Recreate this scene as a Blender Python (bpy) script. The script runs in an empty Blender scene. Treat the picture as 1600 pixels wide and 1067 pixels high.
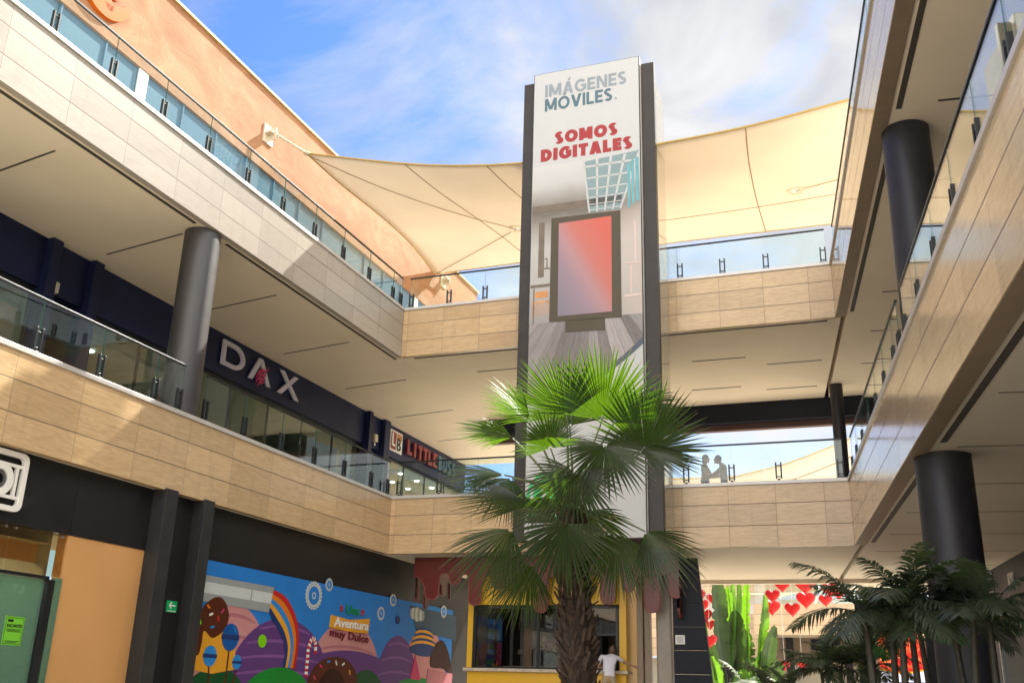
import bpy, bmesh, math, random
from mathutils import Vector, Matrix
import numpy as np

sc = bpy.context.scene
COL = sc.collection
random.seed(7)
R = math.radians
PI = math.pi

# ---------------------------------------------------------------- camera
F_PX, PITCH, ROLL, EYE = 1559.77, 0.33698, 0.02900, 0.6       # focal length in pixels of a 1600 wide frame
fwd = Vector((0, math.cos(PITCH), math.sin(PITCH)))
_up0 = Vector((0, -math.sin(PITCH), math.cos(PITCH)))
_rt0 = Vector((1, 0, 0))
rt = math.cos(ROLL) * _rt0 + math.sin(ROLL) * _up0
up = -math.sin(ROLL) * _rt0 + math.cos(ROLL) * _up0
cam_d = bpy.data.cameras.new('camera')
cam_d.sensor_width = 36.0
cam_d.lens = F_PX / 1600 * 36
cam_d.clip_start = 0.05
cam_d.clip_end = 3000
cam = bpy.data.objects.new('camera', cam_d)
COL.objects.link(cam)
_m = Matrix((rt, up, -fwd)).transposed().to_4x4()
_m.translation = (0, 0, EYE)
cam.matrix_world = _m
sc.camera = cam

# ---------------------------------------------------------------- world and sun
SUN_DIR = Vector((1.855, 2.077, 2.72)).normalized()            # towards the sun: high, behind the right wing
w = bpy.data.worlds.new('World')
sc.world = w
w.use_nodes = True
nt = w.node_tree
for n in list(nt.nodes):
    nt.nodes.remove(n)
def _n(t, **kw):
    n = nt.nodes.new(t)
    for k, v in kw.items():
        setattr(n, k, v)
    return n
sky = _n('ShaderNodeTexSky', sky_type='NISHITA', sun_disc=False)
sky.sun_elevation = math.asin(SUN_DIR.z)
sky.sun_rotation = math.atan2(SUN_DIR.x, SUN_DIR.y)
sky.air_density = 1.0
sky.dust_density = 0.6
sky.ozone_density = 2.0
tc = _n('ShaderNodeTexCoord')
mp = _n('ShaderNodeMapping')
mp.inputs['Scale'].default_value = (1.0, 1.0, 1.9)
mp.inputs['Location'].default_value = (3.31, 1.2, 0.35)
nz = _n('ShaderNodeTexNoise')
nz.inputs['Scale'].default_value = 3.2
nz.inputs['Detail'].default_value = 9
nz.inputs['Roughness'].default_value = 0.62
nz.inputs['Distortion'].default_value = 0.7
sep = _n('ShaderNodeSeparateXYZ')
grad = _n('ShaderNodeMath', operation='MULTIPLY_ADD')          # more cloud towards the right of the view
grad.inputs[1].default_value = 0.50
grad.inputs[2].default_value = 0.165
addn = _n('ShaderNodeMath', operation='ADD')
ramp = _n('ShaderNodeValToRGB')
ramp.color_ramp.elements[0].position = 0.44
ramp.color_ramp.elements[0].color = (0, 0, 0, 1)
ramp.color_ramp.elements[1].position = 0.76
ramp.color_ramp.elements[1].color = (1, 1, 1, 1)
mix = _n('ShaderNodeMix', data_type='RGBA')
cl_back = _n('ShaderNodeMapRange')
cl_back.inputs['From Min'].default_value = 0.25; cl_back.inputs['From Max'].default_value = -0.55   # brighter, denser cloud added behind the camera to lift the shade
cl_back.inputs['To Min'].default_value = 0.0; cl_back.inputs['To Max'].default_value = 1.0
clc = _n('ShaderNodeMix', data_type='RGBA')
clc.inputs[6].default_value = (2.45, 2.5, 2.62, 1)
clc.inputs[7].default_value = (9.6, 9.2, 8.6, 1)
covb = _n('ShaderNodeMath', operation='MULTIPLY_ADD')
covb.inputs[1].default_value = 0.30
tint = _n('ShaderNodeMix', data_type='RGBA', blend_type='MULTIPLY')
tint.inputs[0].default_value = 1.0
tint.inputs[7].default_value = (0.40, 0.55, 0.80, 1)
bg = _n('ShaderNodeBackground')
bg.inputs['Strength'].default_value = 0.10
wo = _n('ShaderNodeOutputWorld')
L_ = nt.links.new
L_(tc.outputs['Generated'], mp.inputs['Vector'])
L_(mp.outputs['Vector'], nz.inputs['Vector'])
L_(tc.outputs['Generated'], sep.inputs['Vector'])
L_(sep.outputs['X'], grad.inputs[0])
L_(nz.outputs['Fac'], addn.inputs[0])
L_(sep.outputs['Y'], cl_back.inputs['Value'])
nz2 = _n('ShaderNodeTexNoise')                                  # light and dark parts of the clouds
nz2.inputs['Scale'].default_value = 5.5; nz2.inputs['Detail'].default_value = 8; nz2.inputs['Distortion'].default_value = 0.9
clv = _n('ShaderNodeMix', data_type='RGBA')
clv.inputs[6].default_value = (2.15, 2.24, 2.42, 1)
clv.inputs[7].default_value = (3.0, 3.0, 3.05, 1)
cvr = _n('ShaderNodeMapRange')
cvr.inputs['From Min'].default_value = 0.36; cvr.inputs['From Max'].default_value = 0.62
L_(mp.outputs['Vector'], nz2.inputs['Vector'])
L_(nz2.outputs['Fac'], cvr.inputs['Value'])
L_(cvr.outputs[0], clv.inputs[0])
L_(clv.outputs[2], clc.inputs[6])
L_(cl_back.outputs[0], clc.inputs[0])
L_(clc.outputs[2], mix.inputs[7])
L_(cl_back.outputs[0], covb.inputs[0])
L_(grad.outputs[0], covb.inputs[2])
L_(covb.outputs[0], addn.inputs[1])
L_(addn.outputs[0], ramp.inputs['Fac'])
L_(ramp.outputs['Color'], mix.inputs[0])
L_(sky.outputs['Color'], tint.inputs[6])
L_(tint.outputs[2], mix.inputs[6])
L_(mix.outputs[2], bg.inputs['Color'])
L_(bg.outputs['Background'], wo.inputs['Surface'])

sun_d = bpy.data.lights.new('sun', 'SUN')
sun_d.energy = 3.7
sun_d.angle = R(0.5)
sun_d.color = (1.0, 0.95, 0.86)
sun = bpy.data.objects.new('sun', sun_d)
COL.objects.link(sun)
sun.rotation_euler = SUN_DIR.to_track_quat('Z', 'Y').to_euler()
sun.location = SUN_DIR * 60

sc.view_settings.view_transform = 'Standard'
sc.view_settings.look = 'None'
sc.view_settings.gamma = 1.0
sc.view_settings.exposure = 1.66
sc.render.engine = 'CYCLES'
cy = sc.cycles
cy.max_bounces = 12
cy.diffuse_bounces = 7
cy.glossy_bounces = 4
cy.transmission_bounces = 6
cy.transparent_max_bounces = 24
cy.caustics_reflective = False
cy.caustics_refractive = False
cy.sample_clamp_indirect = 6
cy.use_denoising = True
cy.use_adaptive_sampling = True
cy.adaptive_threshold = 0.02

# ---------------------------------------------------------------- frames
# A: x runs along the left facade towards the viewer, y out into the court. B: x runs along the right facade away
# from the viewer, y out into the court. C: x runs along the rear bridge to the right, y away from the viewer.
AZ_A, AZ_B = 0.36203, 0.24197
PL, PR = Vector((-3.1785, 27.2678, 0)), Vector((7.9994, 23.1043, 0))
eA = Vector((-math.sin(AZ_A), -math.cos(AZ_A), 0)); nA = Vector((math.cos(AZ_A), -math.sin(AZ_A), 0))
eB = Vector((-math.sin(AZ_B), -math.cos(AZ_B), 0)); nB = Vector((-math.cos(AZ_B), math.sin(AZ_B), 0))
eC = (PR - PL).normalized(); nC = Vector((eC.y, -eC.x, 0))
class Frame:
    def __init__(s, o, x, y):
        s.o, s.x, s.y = o, x, y
        s.rot = math.atan2(x.y, x.x)
    def w(s, p):
        return s.o + s.x * p[0] + s.y * p[1] + Vector((0, 0, p[2]))
    def loc(s, P):
        d = Vector(P) - s.o
        return Vector((d.dot(s.x), d.dot(s.y), d.z))
FA = Frame(PL, eA, nA)
FB = Frame(PR, -eB, nB)
FC = Frame(PL, eC, -nC)
FW = Frame(Vector((0, 0, 0)), Vector((1, 0, 0)), Vector((0, 1, 0)))
BACK = (PR - PL).length
Z1B, Z1T, Z2B, Z2T = 4.0, 5.56, 9.587, 11.08
EYEV = Vector((0, 0, EYE))
def ray(px, py):
    return fwd + rt * ((px - 800) / F_PX) - up * ((py - 533.5) / F_PX)
def hit(fr, px, py, y):
    """measure a photo point on the wall plane y = const of a frame (local coordinates)"""
    d = ray(px, py); o = fr.o + fr.y * y
    return fr.loc(EYEV + d * ((o - EYEV).dot(fr.y) / d.dot(fr.y)))
def hitw(px, py, Y):
    d = ray(px, py)
    return EYEV + d * (Y / d.y)
def hitz(px, py, z):
    d = ray(px, py)
    return EYEV + d * ((z - EYE) / d.z)

# ---------------------------------------------------------------- materials
MATS = {}
class NB:
    def __init__(s, name):
        s.m = bpy.data.materials.new(name)
        s.m.use_nodes = True
        s.t = s.m.node_tree
        for n in list(s.t.nodes):
            s.t.nodes.remove(n)
        s.out = s.n('ShaderNodeOutputMaterial')
    def n(s, t, ins=None, **kw):
        n = s.t.nodes.new(t)
        for k, v in kw.items():
            setattr(n, k, v)
        for k, v in (ins or {}).items():
            if isinstance(v, bpy.types.NodeSocket):
                s.t.links.new(v, n.inputs[k])
            else:
                n.inputs[k].default_value = v
        return n
    def math(s, op, a, b=0.0, c=0.0):
        n = s.t.nodes.new('ShaderNodeMath'); n.operation = op
        for i, v in enumerate((a, b, c)):
            if isinstance(v, bpy.types.NodeSocket): s.t.links.new(v, n.inputs[i])
            else: n.inputs[i].default_value = v
        return n.outputs[0]
    def mixc(s, f, a, b, blend='MIX'):
        n = s.t.nodes.new('ShaderNodeMix'); n.data_type = 'RGBA'; n.blend_type = blend
        for i, v in ((0, f), (6, a), (7, b)):
            if isinstance(v, bpy.types.NodeSocket): s.t.links.new(v, n.inputs[i])
            elif i and len(v) == 3: n.inputs[i].default_value = (*v, 1)
            else: n.inputs[i].default_value = v
        return n.outputs[2]
    def ramp(s, f, stops):
        n = s.t.nodes.new('ShaderNodeValToRGB')
        e = n.color_ramp.elements
        while len(e) < len(stops): e.new(0.5)
        for x, (p, c) in zip(e, stops):
            x.position = p; x.color = (*c, 1)
        s.t.links.new(f, n.inputs['Fac'])
        return n.outputs['Color']
    def bsdf(s, **ins):
        b = s.n('ShaderNodeBsdfPrincipled', {k.replace('_', ' '): v for k, v in ins.items()})
        s.t.links.new(b.outputs[0], s.out.inputs[0])
        return b
def c4(c): return (*c, 1) if len(c) == 3 else c

def plain(name, col, rough=0.6, metal=0.0, var=0.10, scale=3.0, bump=0.0, bscale=60, spec=0.5, coat=0.0):
    """a surface of one colour with a slight uneven tone and gloss"""
    b = NB(name)
    tcn = b.n('ShaderNodeTexCoord')
    ns = b.n('ShaderNodeTexNoise', {'Vector': tcn.outputs['Object'], 'Scale': scale, 'Detail': 6.0, 'Roughness': 0.6})
    lo = tuple(x * (1 - var) for x in col); hi = tuple(min(1, x * (1 + var)) for x in col)
    c = b.ramp(ns.outputs['Fac'], [(0.3, lo), (0.7, hi)])
    r = b.math('MULTIPLY_ADD', ns.outputs['Fac'], 0.15, rough - 0.075)
    p = b.bsdf(Base_Color=c, Roughness=r, Metallic=metal, Specular_IOR_Level=spec, Coat_Weight=coat, Coat_Roughness=0.24)
    if bump:
        n2 = b.n('ShaderNodeTexNoise', {'Vector': tcn.outputs['Object'], 'Scale': float(bscale), 'Detail': 4.0})
        bp = b.n('ShaderNodeBump', {'Height': n2.outputs['Fac'], 'Strength': bump, 'Distance': 0.02})
        b.t.links.new(bp.outputs[0], p.inputs['Normal'])
    MATS[name] = b.m
    return b.m

def tile_mat(name, bay, row, off, z0, rough=0.13, c_lo=(.40, .27, .14), c_hi=(.60, .435, .255)):
    """polished stone cladding tiles: joints, tone changes from tile to tile and wavy veins along x"""
    b = NB(name)
    tcn = b.n('ShaderNodeTexCoord')
    sp = b.n('ShaderNodeSeparateXYZ', {'Vector': tcn.outputs['Object']})
    u = b.math('ADD', sp.outputs['X'], -off)
    u = b.math('ADD', u, sp.outputs['Y'])
    v = b.math('ADD', sp.outputs['Z'], -z0)
    cell = b.n('ShaderNodeCombineXYZ', {'X': b.math('FLOOR', b.math('DIVIDE', u, bay)), 'Y': b.math('FLOOR', b.math('DIVIDE', v, row)), 'Z': 0.0})
    wn = b.n('ShaderNodeTexWhiteNoise', {'Vector': cell.outputs[0]}, noise_dimensions='3D')
    vec = b.n('ShaderNodeCombineXYZ', {'X': b.math('MULTIPLY_ADD', u, 0.9, b.math('MULTIPLY', wn.outputs['Value'], 9.0)), 'Y': b.math('MULTIPLY', v, 9.0), 'Z': b.math('MULTIPLY', wn.outputs['Value'], 37.0)})
    n1 = b.n('ShaderNodeTexNoise', {'Vector': vec.outputs[0], 'Scale': 1.6, 'Detail': 9.0, 'Roughness': 0.68, 'Distortion': 1.4})
    n2 = b.n('ShaderNodeTexNoise', {'Vector': vec.outputs[0], 'Scale': 5.0, 'Detail': 6.0, 'Roughness': 0.7, 'Distortion': 0.6})
    g = b.math('MULTIPLY_ADD', n2.outputs['Fac'], 0.45, b.math('MULTIPLY', n1.outputs['Fac'], 0.55))
    col = b.ramp(g, [(0.34, c_lo), (0.5, tuple((a + d) / 2 for a, d in zip(c_lo, c_hi))), (0.66, c_hi)])
    shade = b.math('MULTIPLY_ADD', wn.outputs['Value'], 0.24, 0.86)
    sv = b.n('ShaderNodeCombineXYZ', {'X': shade, 'Y': shade, 'Z': shade})
    col = b.mixc(1.0, col, sv.outputs[0], 'MULTIPLY')
    st = b.n('ShaderNodeTexNoise', {'Vector': b.n('ShaderNodeCombineXYZ', {'X': b.math('MULTIPLY', u, 1.6), 'Y': b.math('MULTIPLY', v, .22), 'Z': 3.0}).outputs[0], 'Scale': 1.7, 'Detail': 7.0, 'Roughness': 0.65})
    sm_ = b.n('ShaderNodeMapRange', {'Value': st.outputs['Fac'], 'From Min': .56, 'From Max': .80, 'To Min': 0.0, 'To Max': .34})
    col = b.mixc(sm_.outputs[0], col, (.20, .145, .09))
    # joints
    fu = b.math('ABSOLUTE', b.math('SUBTRACT', b.math('FRACT', b.math('DIVIDE', u, bay)), 0.5))
    fv = b.math('ABSOLUTE', b.math('SUBTRACT', b.math('FRACT', b.math('DIVIDE', v, row)), 0.5))
    ju = b.math('GREATER_THAN', fu, 0.5 - 0.006 / bay)
    jv = b.math('GREATER_THAN', fv, 0.5 - 0.009 / row)
    j = b.math('MAXIMUM', b.math('MULTIPLY', ju, 0.75), jv)
    col = b.mixc(b.math('MULTIPLY', j, 0.85), col, (.085, .06, .04))
    rg = b.math('ADD', b.math('MULTIPLY_ADD', n1.outputs['Fac'], 0.10, rough - 0.05), b.math('MULTIPLY', j, 0.5))
    p = b.bsdf(Base_Color=col, Roughness=rg, Specular_IOR_Level=0.6)
    wv = b.n('ShaderNodeTexNoise', {'Vector': tcn.outputs['Object'], 'Scale': 0.9, 'Detail': 2.0})
    hgt = b.math('SUBTRACT', b.math('MULTIPLY', wv.outputs['Fac'], 0.25), b.math('MULTIPLY', j, 0.15))
    bp = b.n('ShaderNodeBump', {'Height': hgt, 'Strength': 0.12, 'Distance': 0.05})
    b.t.links.new(bp.outputs[0], p.inputs['Normal'])
    MATS[name] = b.m
    return b.m

def glass_mat(name, tint=(.86, .95, .92), f0=0.05, top=1.0, film=0.0, filmcol=(.8, .85, .85)):
    """thin pane: clear with a slight tint head on, mirror-like at grazing angles"""
    b = NB(name)
    lw = b.n('ShaderNodeLayerWeight', {'Blend': 0.5})
    k = b.math('POWER', lw.outputs['Facing'], 5.0)
    fr = b.math('MULTIPLY_ADD', k, top - f0, f0)
    tr = b.n('ShaderNodeBsdfTransparent', {'Color': c4(tint)})
    gl = b.n('ShaderNodeBsdfGlossy', {'Color': (1, 1, 1, 1), 'Roughness': 0.012})
    base = tr.outputs[0]
    if film:
        df = b.n('ShaderNodeBsdfDiffuse', {'Color': c4(filmcol)})
        ms = b.n('ShaderNodeMixShader', {0: film, 1: base, 2: df.outputs[0]})
        base = ms.outputs[0]
    m = b.n('ShaderNodeMixShader', {0: fr, 1: base, 2: gl.outputs[0]})
    b.t.links.new(m.outputs[0], b.out.inputs[0])
    MATS[name] = b.m
    return b.m

def emit(name, col, strength):
    b = NB(name)
    e = b.n('ShaderNodeEmission', {'Color': c4(col), 'Strength': strength})
    b.t.links.new(e.outputs[0], b.out.inputs[0])
    MATS[name] = b.m
    return b.m

def leaf_mat(name, col, trans, rough=0.42, mixf=0.38, var=0.35):
    b = NB(name)
    tcn = b.n('ShaderNodeTexCoord')
    ns = b.n('ShaderNodeTexNoise', {'Vector': tcn.outputs['Object'], 'Scale': 2.5, 'Detail': 5.0})
    c = b.ramp(ns.outputs['Fac'], [(0.3, tuple(x * (1 - var) for x in col)), (0.7, tuple(x * (1 + var) for x in col))])
    ct = b.ramp(ns.outputs['Fac'], [(0.3, tuple(x * (1 - var * .5) for x in trans)), (0.7, tuple(x * (1 + var * .5) for x in trans))])
    p = b.n('ShaderNodeBsdfPrincipled', {'Base Color': c, 'Roughness': rough, 'Specular IOR Level': 0.5})
    t = b.n('ShaderNodeBsdfTranslucent', {'Color': ct})
    m = b.n('ShaderNodeMixShader', {0: mixf, 1: p.outputs[0], 2: t.outputs[0]})
    b.t.links.new(m.outputs[0], b.out.inputs[0])
    MATS[name] = b.m
    return b.m

tile_mat('tiles_left', 1.45, 0.52, 0.0, Z1B - 0.02, rough=0.22)
tile_mat('tiles_left_upper', 1.45, 0.52, 0.0, Z2B - 0.06, rough=0.3, c_lo=(.31, .275, .23), c_hi=(.39, .35, .30))
tile_mat('tiles_rear', 1.12, 0.52, 0.15, Z1B - 0.02, rough=0.22)
tile_mat('tiles_rear_upper', 1.12, 0.52, 0.15, Z2B - 0.06, rough=0.22)
tile_mat('tiles_right', 1.4, 0.52, 0.0, Z1B - 0.02, rough=0.15, c_lo=(.46, .34, .205), c_hi=(.64, .49, .32))
tile_mat('tiles_right_upper', 1.4, 0.52, 0.0, Z2B - 0.06, rough=0.07)
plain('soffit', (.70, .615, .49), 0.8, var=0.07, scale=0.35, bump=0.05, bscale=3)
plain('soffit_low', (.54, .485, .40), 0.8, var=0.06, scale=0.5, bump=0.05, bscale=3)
plain('slot_dark', (.05, .042, .035), 0.7)
plain('cap_metal', (.52, .50, .48), 0.42, metal=0.35, var=0.06)
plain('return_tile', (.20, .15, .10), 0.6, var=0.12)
plain('navy', (.010, .015, .052), 0.38, var=0.25, scale=1.2, bump=0.04, bscale=2, spec=.22)
plain('charcoal', (.013, .013, .0145), 0.42, var=0.18, scale=1.5, bump=0.04, bscale=3, spec=.25)
plain('charcoal_light', (.024, .024, .026), 0.45, var=0.2, spec=.3)
plain('column_paint', (.026, .022, .024), 0.47, var=0.25, scale=2.2, bump=0.08, bscale=9, spec=.75)
plain('column_dark', (.022, .021, .026), 0.42, var=0.2, scale=2.0, bump=0.03, bscale=6, spec=.4)
plain('beam_navy', (.008, .010, .019), 0.45, spec=.2)
plain('maroon_beam', (.09, .045, .035), 0.6)
plain('black_metal', (.014, .016, .017), 0.38, metal=0.3)
plain('steel', (.55, .56, .57), 0.25, metal=0.95, var=0.05)
plain('glass_edge', (.03, .11, .085), 0.2)
plain('paving', (.72, .65, .53), 0.55, var=0.12, scale=0.7)
plain('white_paint', (.78, .78, .76), 0.5, var=0.05)
plain('cream_wall', (.52, .48, .38), 0.7, var=0.08)
plain('grey_room', (.30, .29, .25), 0.7, var=0.12)
plain('sail_belt', (.42, .29, .10), 0.6)
plain('gold_seam', (.26, .17, .07), 0.7)
plain('bracket_paint', (.62, .55, .42), 0.5)
glass_mat('rail_glass', (.90, .955, .935), 0.045, 1.0)
glass_mat('shop_glass', (.80, .86, .82), 0.05, 1.0)
glass_mat('green_glass', (.45, .68, .56), 0.07, 1.0, film=0.30, filmcol=(.25, .42, .34))
glass_mat('kiosk_glass', (.62, .62, .62), 0.06, 1.0)
glass_mat('tower_glass', (.86, .85, .80), 0.05, 0.9, film=0.22, filmcol=(.66, .60, .52))
glass_mat('transom_glass', (.85, .78, .60), 0.05, 1.0)

def stucco():
    b = NB('orange_stucco')
    tcn = b.n('ShaderNodeTexCoord')
    mpn = b.n('ShaderNodeMapping', {'Vector': tcn.outputs['Object'], 'Scale': (0.5, 0.5, 0.9)})
    n1 = b.n('ShaderNodeTexNoise', {'Vector': mpn.outputs[0], 'Scale': 1.3, 'Detail': 10.0, 'Roughness': 0.66, 'Distortion': 0.8})
    c = b.ramp(n1.outputs['Fac'], [(0.32, (.29, .14, .066)), (0.5, (.37, .185, .092)), (0.68, (.44, .24, .13))])
    sp = b.n('ShaderNodeSeparateXYZ', {'Vector': tcn.outputs['Object']})
    f = b.math('ABSOLUTE', b.math('SUBTRACT', b.math('FRACT', b.math('DIVIDE', b.math('ADD', sp.outputs['X'], -1.85), 3.02)), 0.5))
    j = b.math('GREATER_THAN', f, 0.4965)
    c = b.mixc(b.math('MULTIPLY', j, 0.6), c, (.30, .15, .06))
    p = b.bsdf(Base_Color=c, Roughness=0.85)
    n2 = b.n('ShaderNodeTexNoise', {'Vector': tcn.outputs['Object'], 'Scale': 14.0, 'Detail': 8.0})
    bp = b.n('ShaderNodeBump', {'Height': n2.outputs['Fac'], 'Strength': 0.25, 'Distance': 0.03})
    b.t.links.new(bp.outputs[0], p.inputs['Normal'])
    MATS['orange_stucco'] = b.m
stucco()

def upper_glass():
    b = NB('blue_shop_glass')
    tcn = b.n('ShaderNodeTexCoord')
    ns = b.n('ShaderNodeTexNoise', {'Vector': tcn.outputs['Object'], 'Scale': 0.6, 'Detail': 2.0})
    bp = b.n('ShaderNodeBump', {'Height': ns.outputs['Fac'], 'Strength': 0.05, 'Distance': 0.05})
    b.bsdf(Base_Color=(.07, .17, .27, 1), Roughness=0.2, Specular_IOR_Level=1.0, Coat_Weight=0.5, Coat_Roughness=0.16, Normal=bp.outputs[0])
    MATS['blue_shop_glass'] = b.m
upper_glass()

def sail_mat(name, col):
    b = NB(name)
    tcn = b.n('ShaderNodeTexCoord')
    ns = b.n('ShaderNodeTexNoise', {'Vector': tcn.outputs['Object'], 'Scale': 0.35, 'Detail': 3.0})
    c = b.ramp(ns.outputs['Fac'], [(0.3, tuple(x * .95 for x in col)), (0.7, tuple(min(1, x * 1.04) for x in col))])
    d = b.n('ShaderNodeBsdfDiffuse', {'Color': c})
    t = b.n('ShaderNodeBsdfTranslucent', {'Color': c})
    m = b.n('ShaderNodeMixShader', {0: 0.36, 1: d.outputs[0], 2: t.outputs[0]})
    b.t.links.new(m.outputs[0], b.out.inputs[0])
    MATS[name] = b.m
sail_mat('sail_cloth', (.78, .70, .585))

def M(n):
    return MATS[n]

# ---------------------------------------------------------------- mesh building
class MB:
    """collects shapes into one mesh; the material slot follows self.mi"""
    def __init__(s):
        s.v, s.f, s.m, s.s = [], [], [], []
        s.mi = 0; s.smooth = False
    def add(s, vs, fs, smooth=None):
        o = len(s.v)
        s.v += [tuple(p) for p in vs]
        for f in fs:
            s.f.append(tuple(i + o for i in f)); s.m.append(s.mi); s.s.append(s.smooth if smooth is None else smooth)
        return s
    def box(s, x0, x1, y0, y1, z0, z1):
        vs = [(x0, y0, z0), (x1, y0, z0), (x1, y1, z0), (x0, y1, z0), (x0, y0, z1), (x1, y0, z1), (x1, y1, z1), (x0, y1, z1)]
        return s.add(vs, [(0, 3, 2, 1), (4, 5, 6, 7), (0, 1, 5, 4), (1, 2, 6, 5), (2, 3, 7, 6), (3, 0, 4, 7)])
    def prism(s, poly, z0, z1):
        n = len(poly)
        vs = [(x, y, z0) for x, y in poly] + [(x, y, z1) for x, y in poly]
        fs = [tuple(range(n - 1, -1, -1)), tuple(range(n, 2 * n))] + [(i, (i + 1) % n, n + (i + 1) % n, n + i) for i in range(n)]
        return s.add(vs, fs)
    def slab(s, poly, y0, y1):
        """poly in (x, z), extruded along y"""
        n = len(poly)
        vs = [(x, y0, z) for x, z in poly] + [(x, y1, z) for x, z in poly]
        fs = [tuple(range(n)), tuple(range(2 * n - 1, n - 1, -1))] + [(i, n + i, n + (i + 1) % n, (i + 1) % n) for i in range(n)]
        return s.add(vs, fs)
    def tube(s, pts, r, k=8, cap=True, smooth=True):
        pts = [Vector(p) for p in pts]
        rs = r if isinstance(r, (list, tuple)) else [r] * len(pts)
        rings = []
        t0 = (pts[1] - pts[0]).normalized()
        ref = Vector((0, 0, 1)) if abs(t0.z) < 0.9 else Vector((1, 0, 0))
        for i, p in enumerate(pts):
            t = (pts[min(i + 1, len(pts) - 1)] - pts[max(i - 1, 0)]).normalized()
            a = t.cross(ref)
            if a.length < 1e-6: a = t.cross(Vector((0.3, 1, 0.2)))
            a.normalize(); c = t.cross(a)
            rings.append([p + (a * math.cos(q) + c * math.sin(q)) * rs[i] for q in [2 * PI * j / k for j in range(k)]])
        vs = [q for rg in rings for q in rg]
        fs = []
        for i in range(len(pts) - 1):
            for j in range(k):
                fs.append((i * k + j, i * k + (j + 1) % k, (i + 1) * k + (j + 1) % k, (i + 1) * k + j))
        s.add(vs, fs, smooth)
        if cap:
            s.add(rings[0], [tuple(range(k - 1, -1, -1))], False)
            s.add(rings[-1], [tuple(range(k))], False)
        return s
    def ball(s, c, r, k=12, n=8, sq=(1, 1, 1)):
        vs = [(c[0], c[1], c[2] - r * sq[2])]
        for i in range(1, n):
            a = -PI / 2 + PI * i / n
            for j in range(k):
                b = 2 * PI * j / k
                vs.append((c[0] + r * sq[0] * math.cos(a) * math.cos(b), c[1] + r * sq[1] * math.cos(a) * math.sin(b), c[2] + r * sq[2] * math.sin(a)))
        vs.append((c[0], c[1], c[2] + r * sq[2]))
        fs = [(0, 1 + (j + 1) % k, 1 + j) for j in range(k)]
        for i in range(n - 2):
            for j in range(k):
                fs.append((1 + i * k + j, 1 + i * k + (j + 1) % k, 1 + (i + 1) * k + (j + 1) % k, 1 + (i + 1) * k + j))
        t = len(vs) - 1; o = 1 + (n - 2) * k
        fs += [(t, o + j, o + (j + 1) % k) for j in range(k)]
        return s.add(vs, fs, True)
    def ring(s, c, r0, r1, y0, y1, k=32, sx=1.0):
        """flat ring in the x-z plane"""
        vs = []
        for y in (y0, y1):
            for r in (r0, r1):
                vs += [(c[0] + r * sx * math.cos(2 * PI * j / k), y, c[1] + r * math.sin(2 * PI * j / k)) for j in range(k)]
        fs = []
        for j in range(k):
            q = (j + 1) % k
            fs += [(j, q, k + q, k + j), (2 * k + j, 3 * k + j, 3 * k + q, 2 * k + q), (k + j, k + q, 3 * k + q, 3 * k + j), (j, 2 * k + j, 2 * k + q, q)]
        return s.add(vs, fs)
    def build(s, name, mats, parent=None, fr=None, bevel=0.0, label=None):
        me = bpy.data.meshes.new(name)
        me.from_pydata(s.v, [], s.f)
        mats = mats if isinstance(mats, (list, tuple)) else [mats]
        for m in mats:
            me.materials.append(M(m) if isinstance(m, str) else m)
        me.polygons.foreach_set('material_index', s.m)
        me.polygons.foreach_set('use_smooth', s.s)
        me.update()
        o = bpy.data.objects.new(name, me)
        COL.objects.link(o)
        if parent is not None:
            o.parent = parent
        elif fr is not None:
            o.location = fr.o; o.rotation_euler = (0, 0, fr.rot)
        if bevel:
            b = o.modifiers.new('bevel', 'BEVEL'); b.width = bevel; b.segments = 2; b.limit_method = 'ANGLE'; b.angle_limit = R(40)
        if label: o['label'] = label
        return o
def box(x0, x1, y0, y1, z0, z1): return MB().box(x0, x1, y0, y1, z0, z1)
def thing(name, label, cat, fr=FW, at=(0, 0, 0), group=None):
    o = bpy.data.objects.new(name, None)
    o.empty_display_size = 0.3
    COL.objects.link(o)
    o.location = fr.w(at); o.rotation_euler = (0, 0, fr.rot)
    return tag(o, label, cat, group)
def tag(o, label, cat, group=None, kind=None):
    if label: o['label'] = label
    if cat: o['category'] = cat
    if group: o['group'] = group
    if kind: o['kind'] = kind
    return o
def copy_tree(o, parent=None):
    c = o.copy(); COL.objects.link(c)
    if parent is not None: c.parent = parent
    for ch in [x for x in bpy.data.objects if x.parent == o]:
        copy_tree(ch, c)
    return c
def text_shapes(txt, bold=0.0, shear=0.0, space=1.0):
    cu = bpy.data.curves.new('lettering', 'FONT')
    cu.body = txt; cu.size = 1.0; cu.offset = bold; cu.shear = shear; cu.space_character = space
    cu.resolution_u = 4
    ob = bpy.data.objects.new('lettering', cu); COL.objects.link(ob)
    bpy.context.view_layer.update()
    me = bpy.data.meshes.new_from_object(ob.evaluated_get(bpy.context.evaluated_depsgraph_get()))
    bpy.data.objects.remove(ob); bpy.data.curves.remove(cu)
    vs = [tuple(v.co) for v in me.vertices]; fs = [tuple(p.vertices) for p in me.polygons]
    bpy.data.meshes.remove(me)
    return vs, fs
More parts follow.
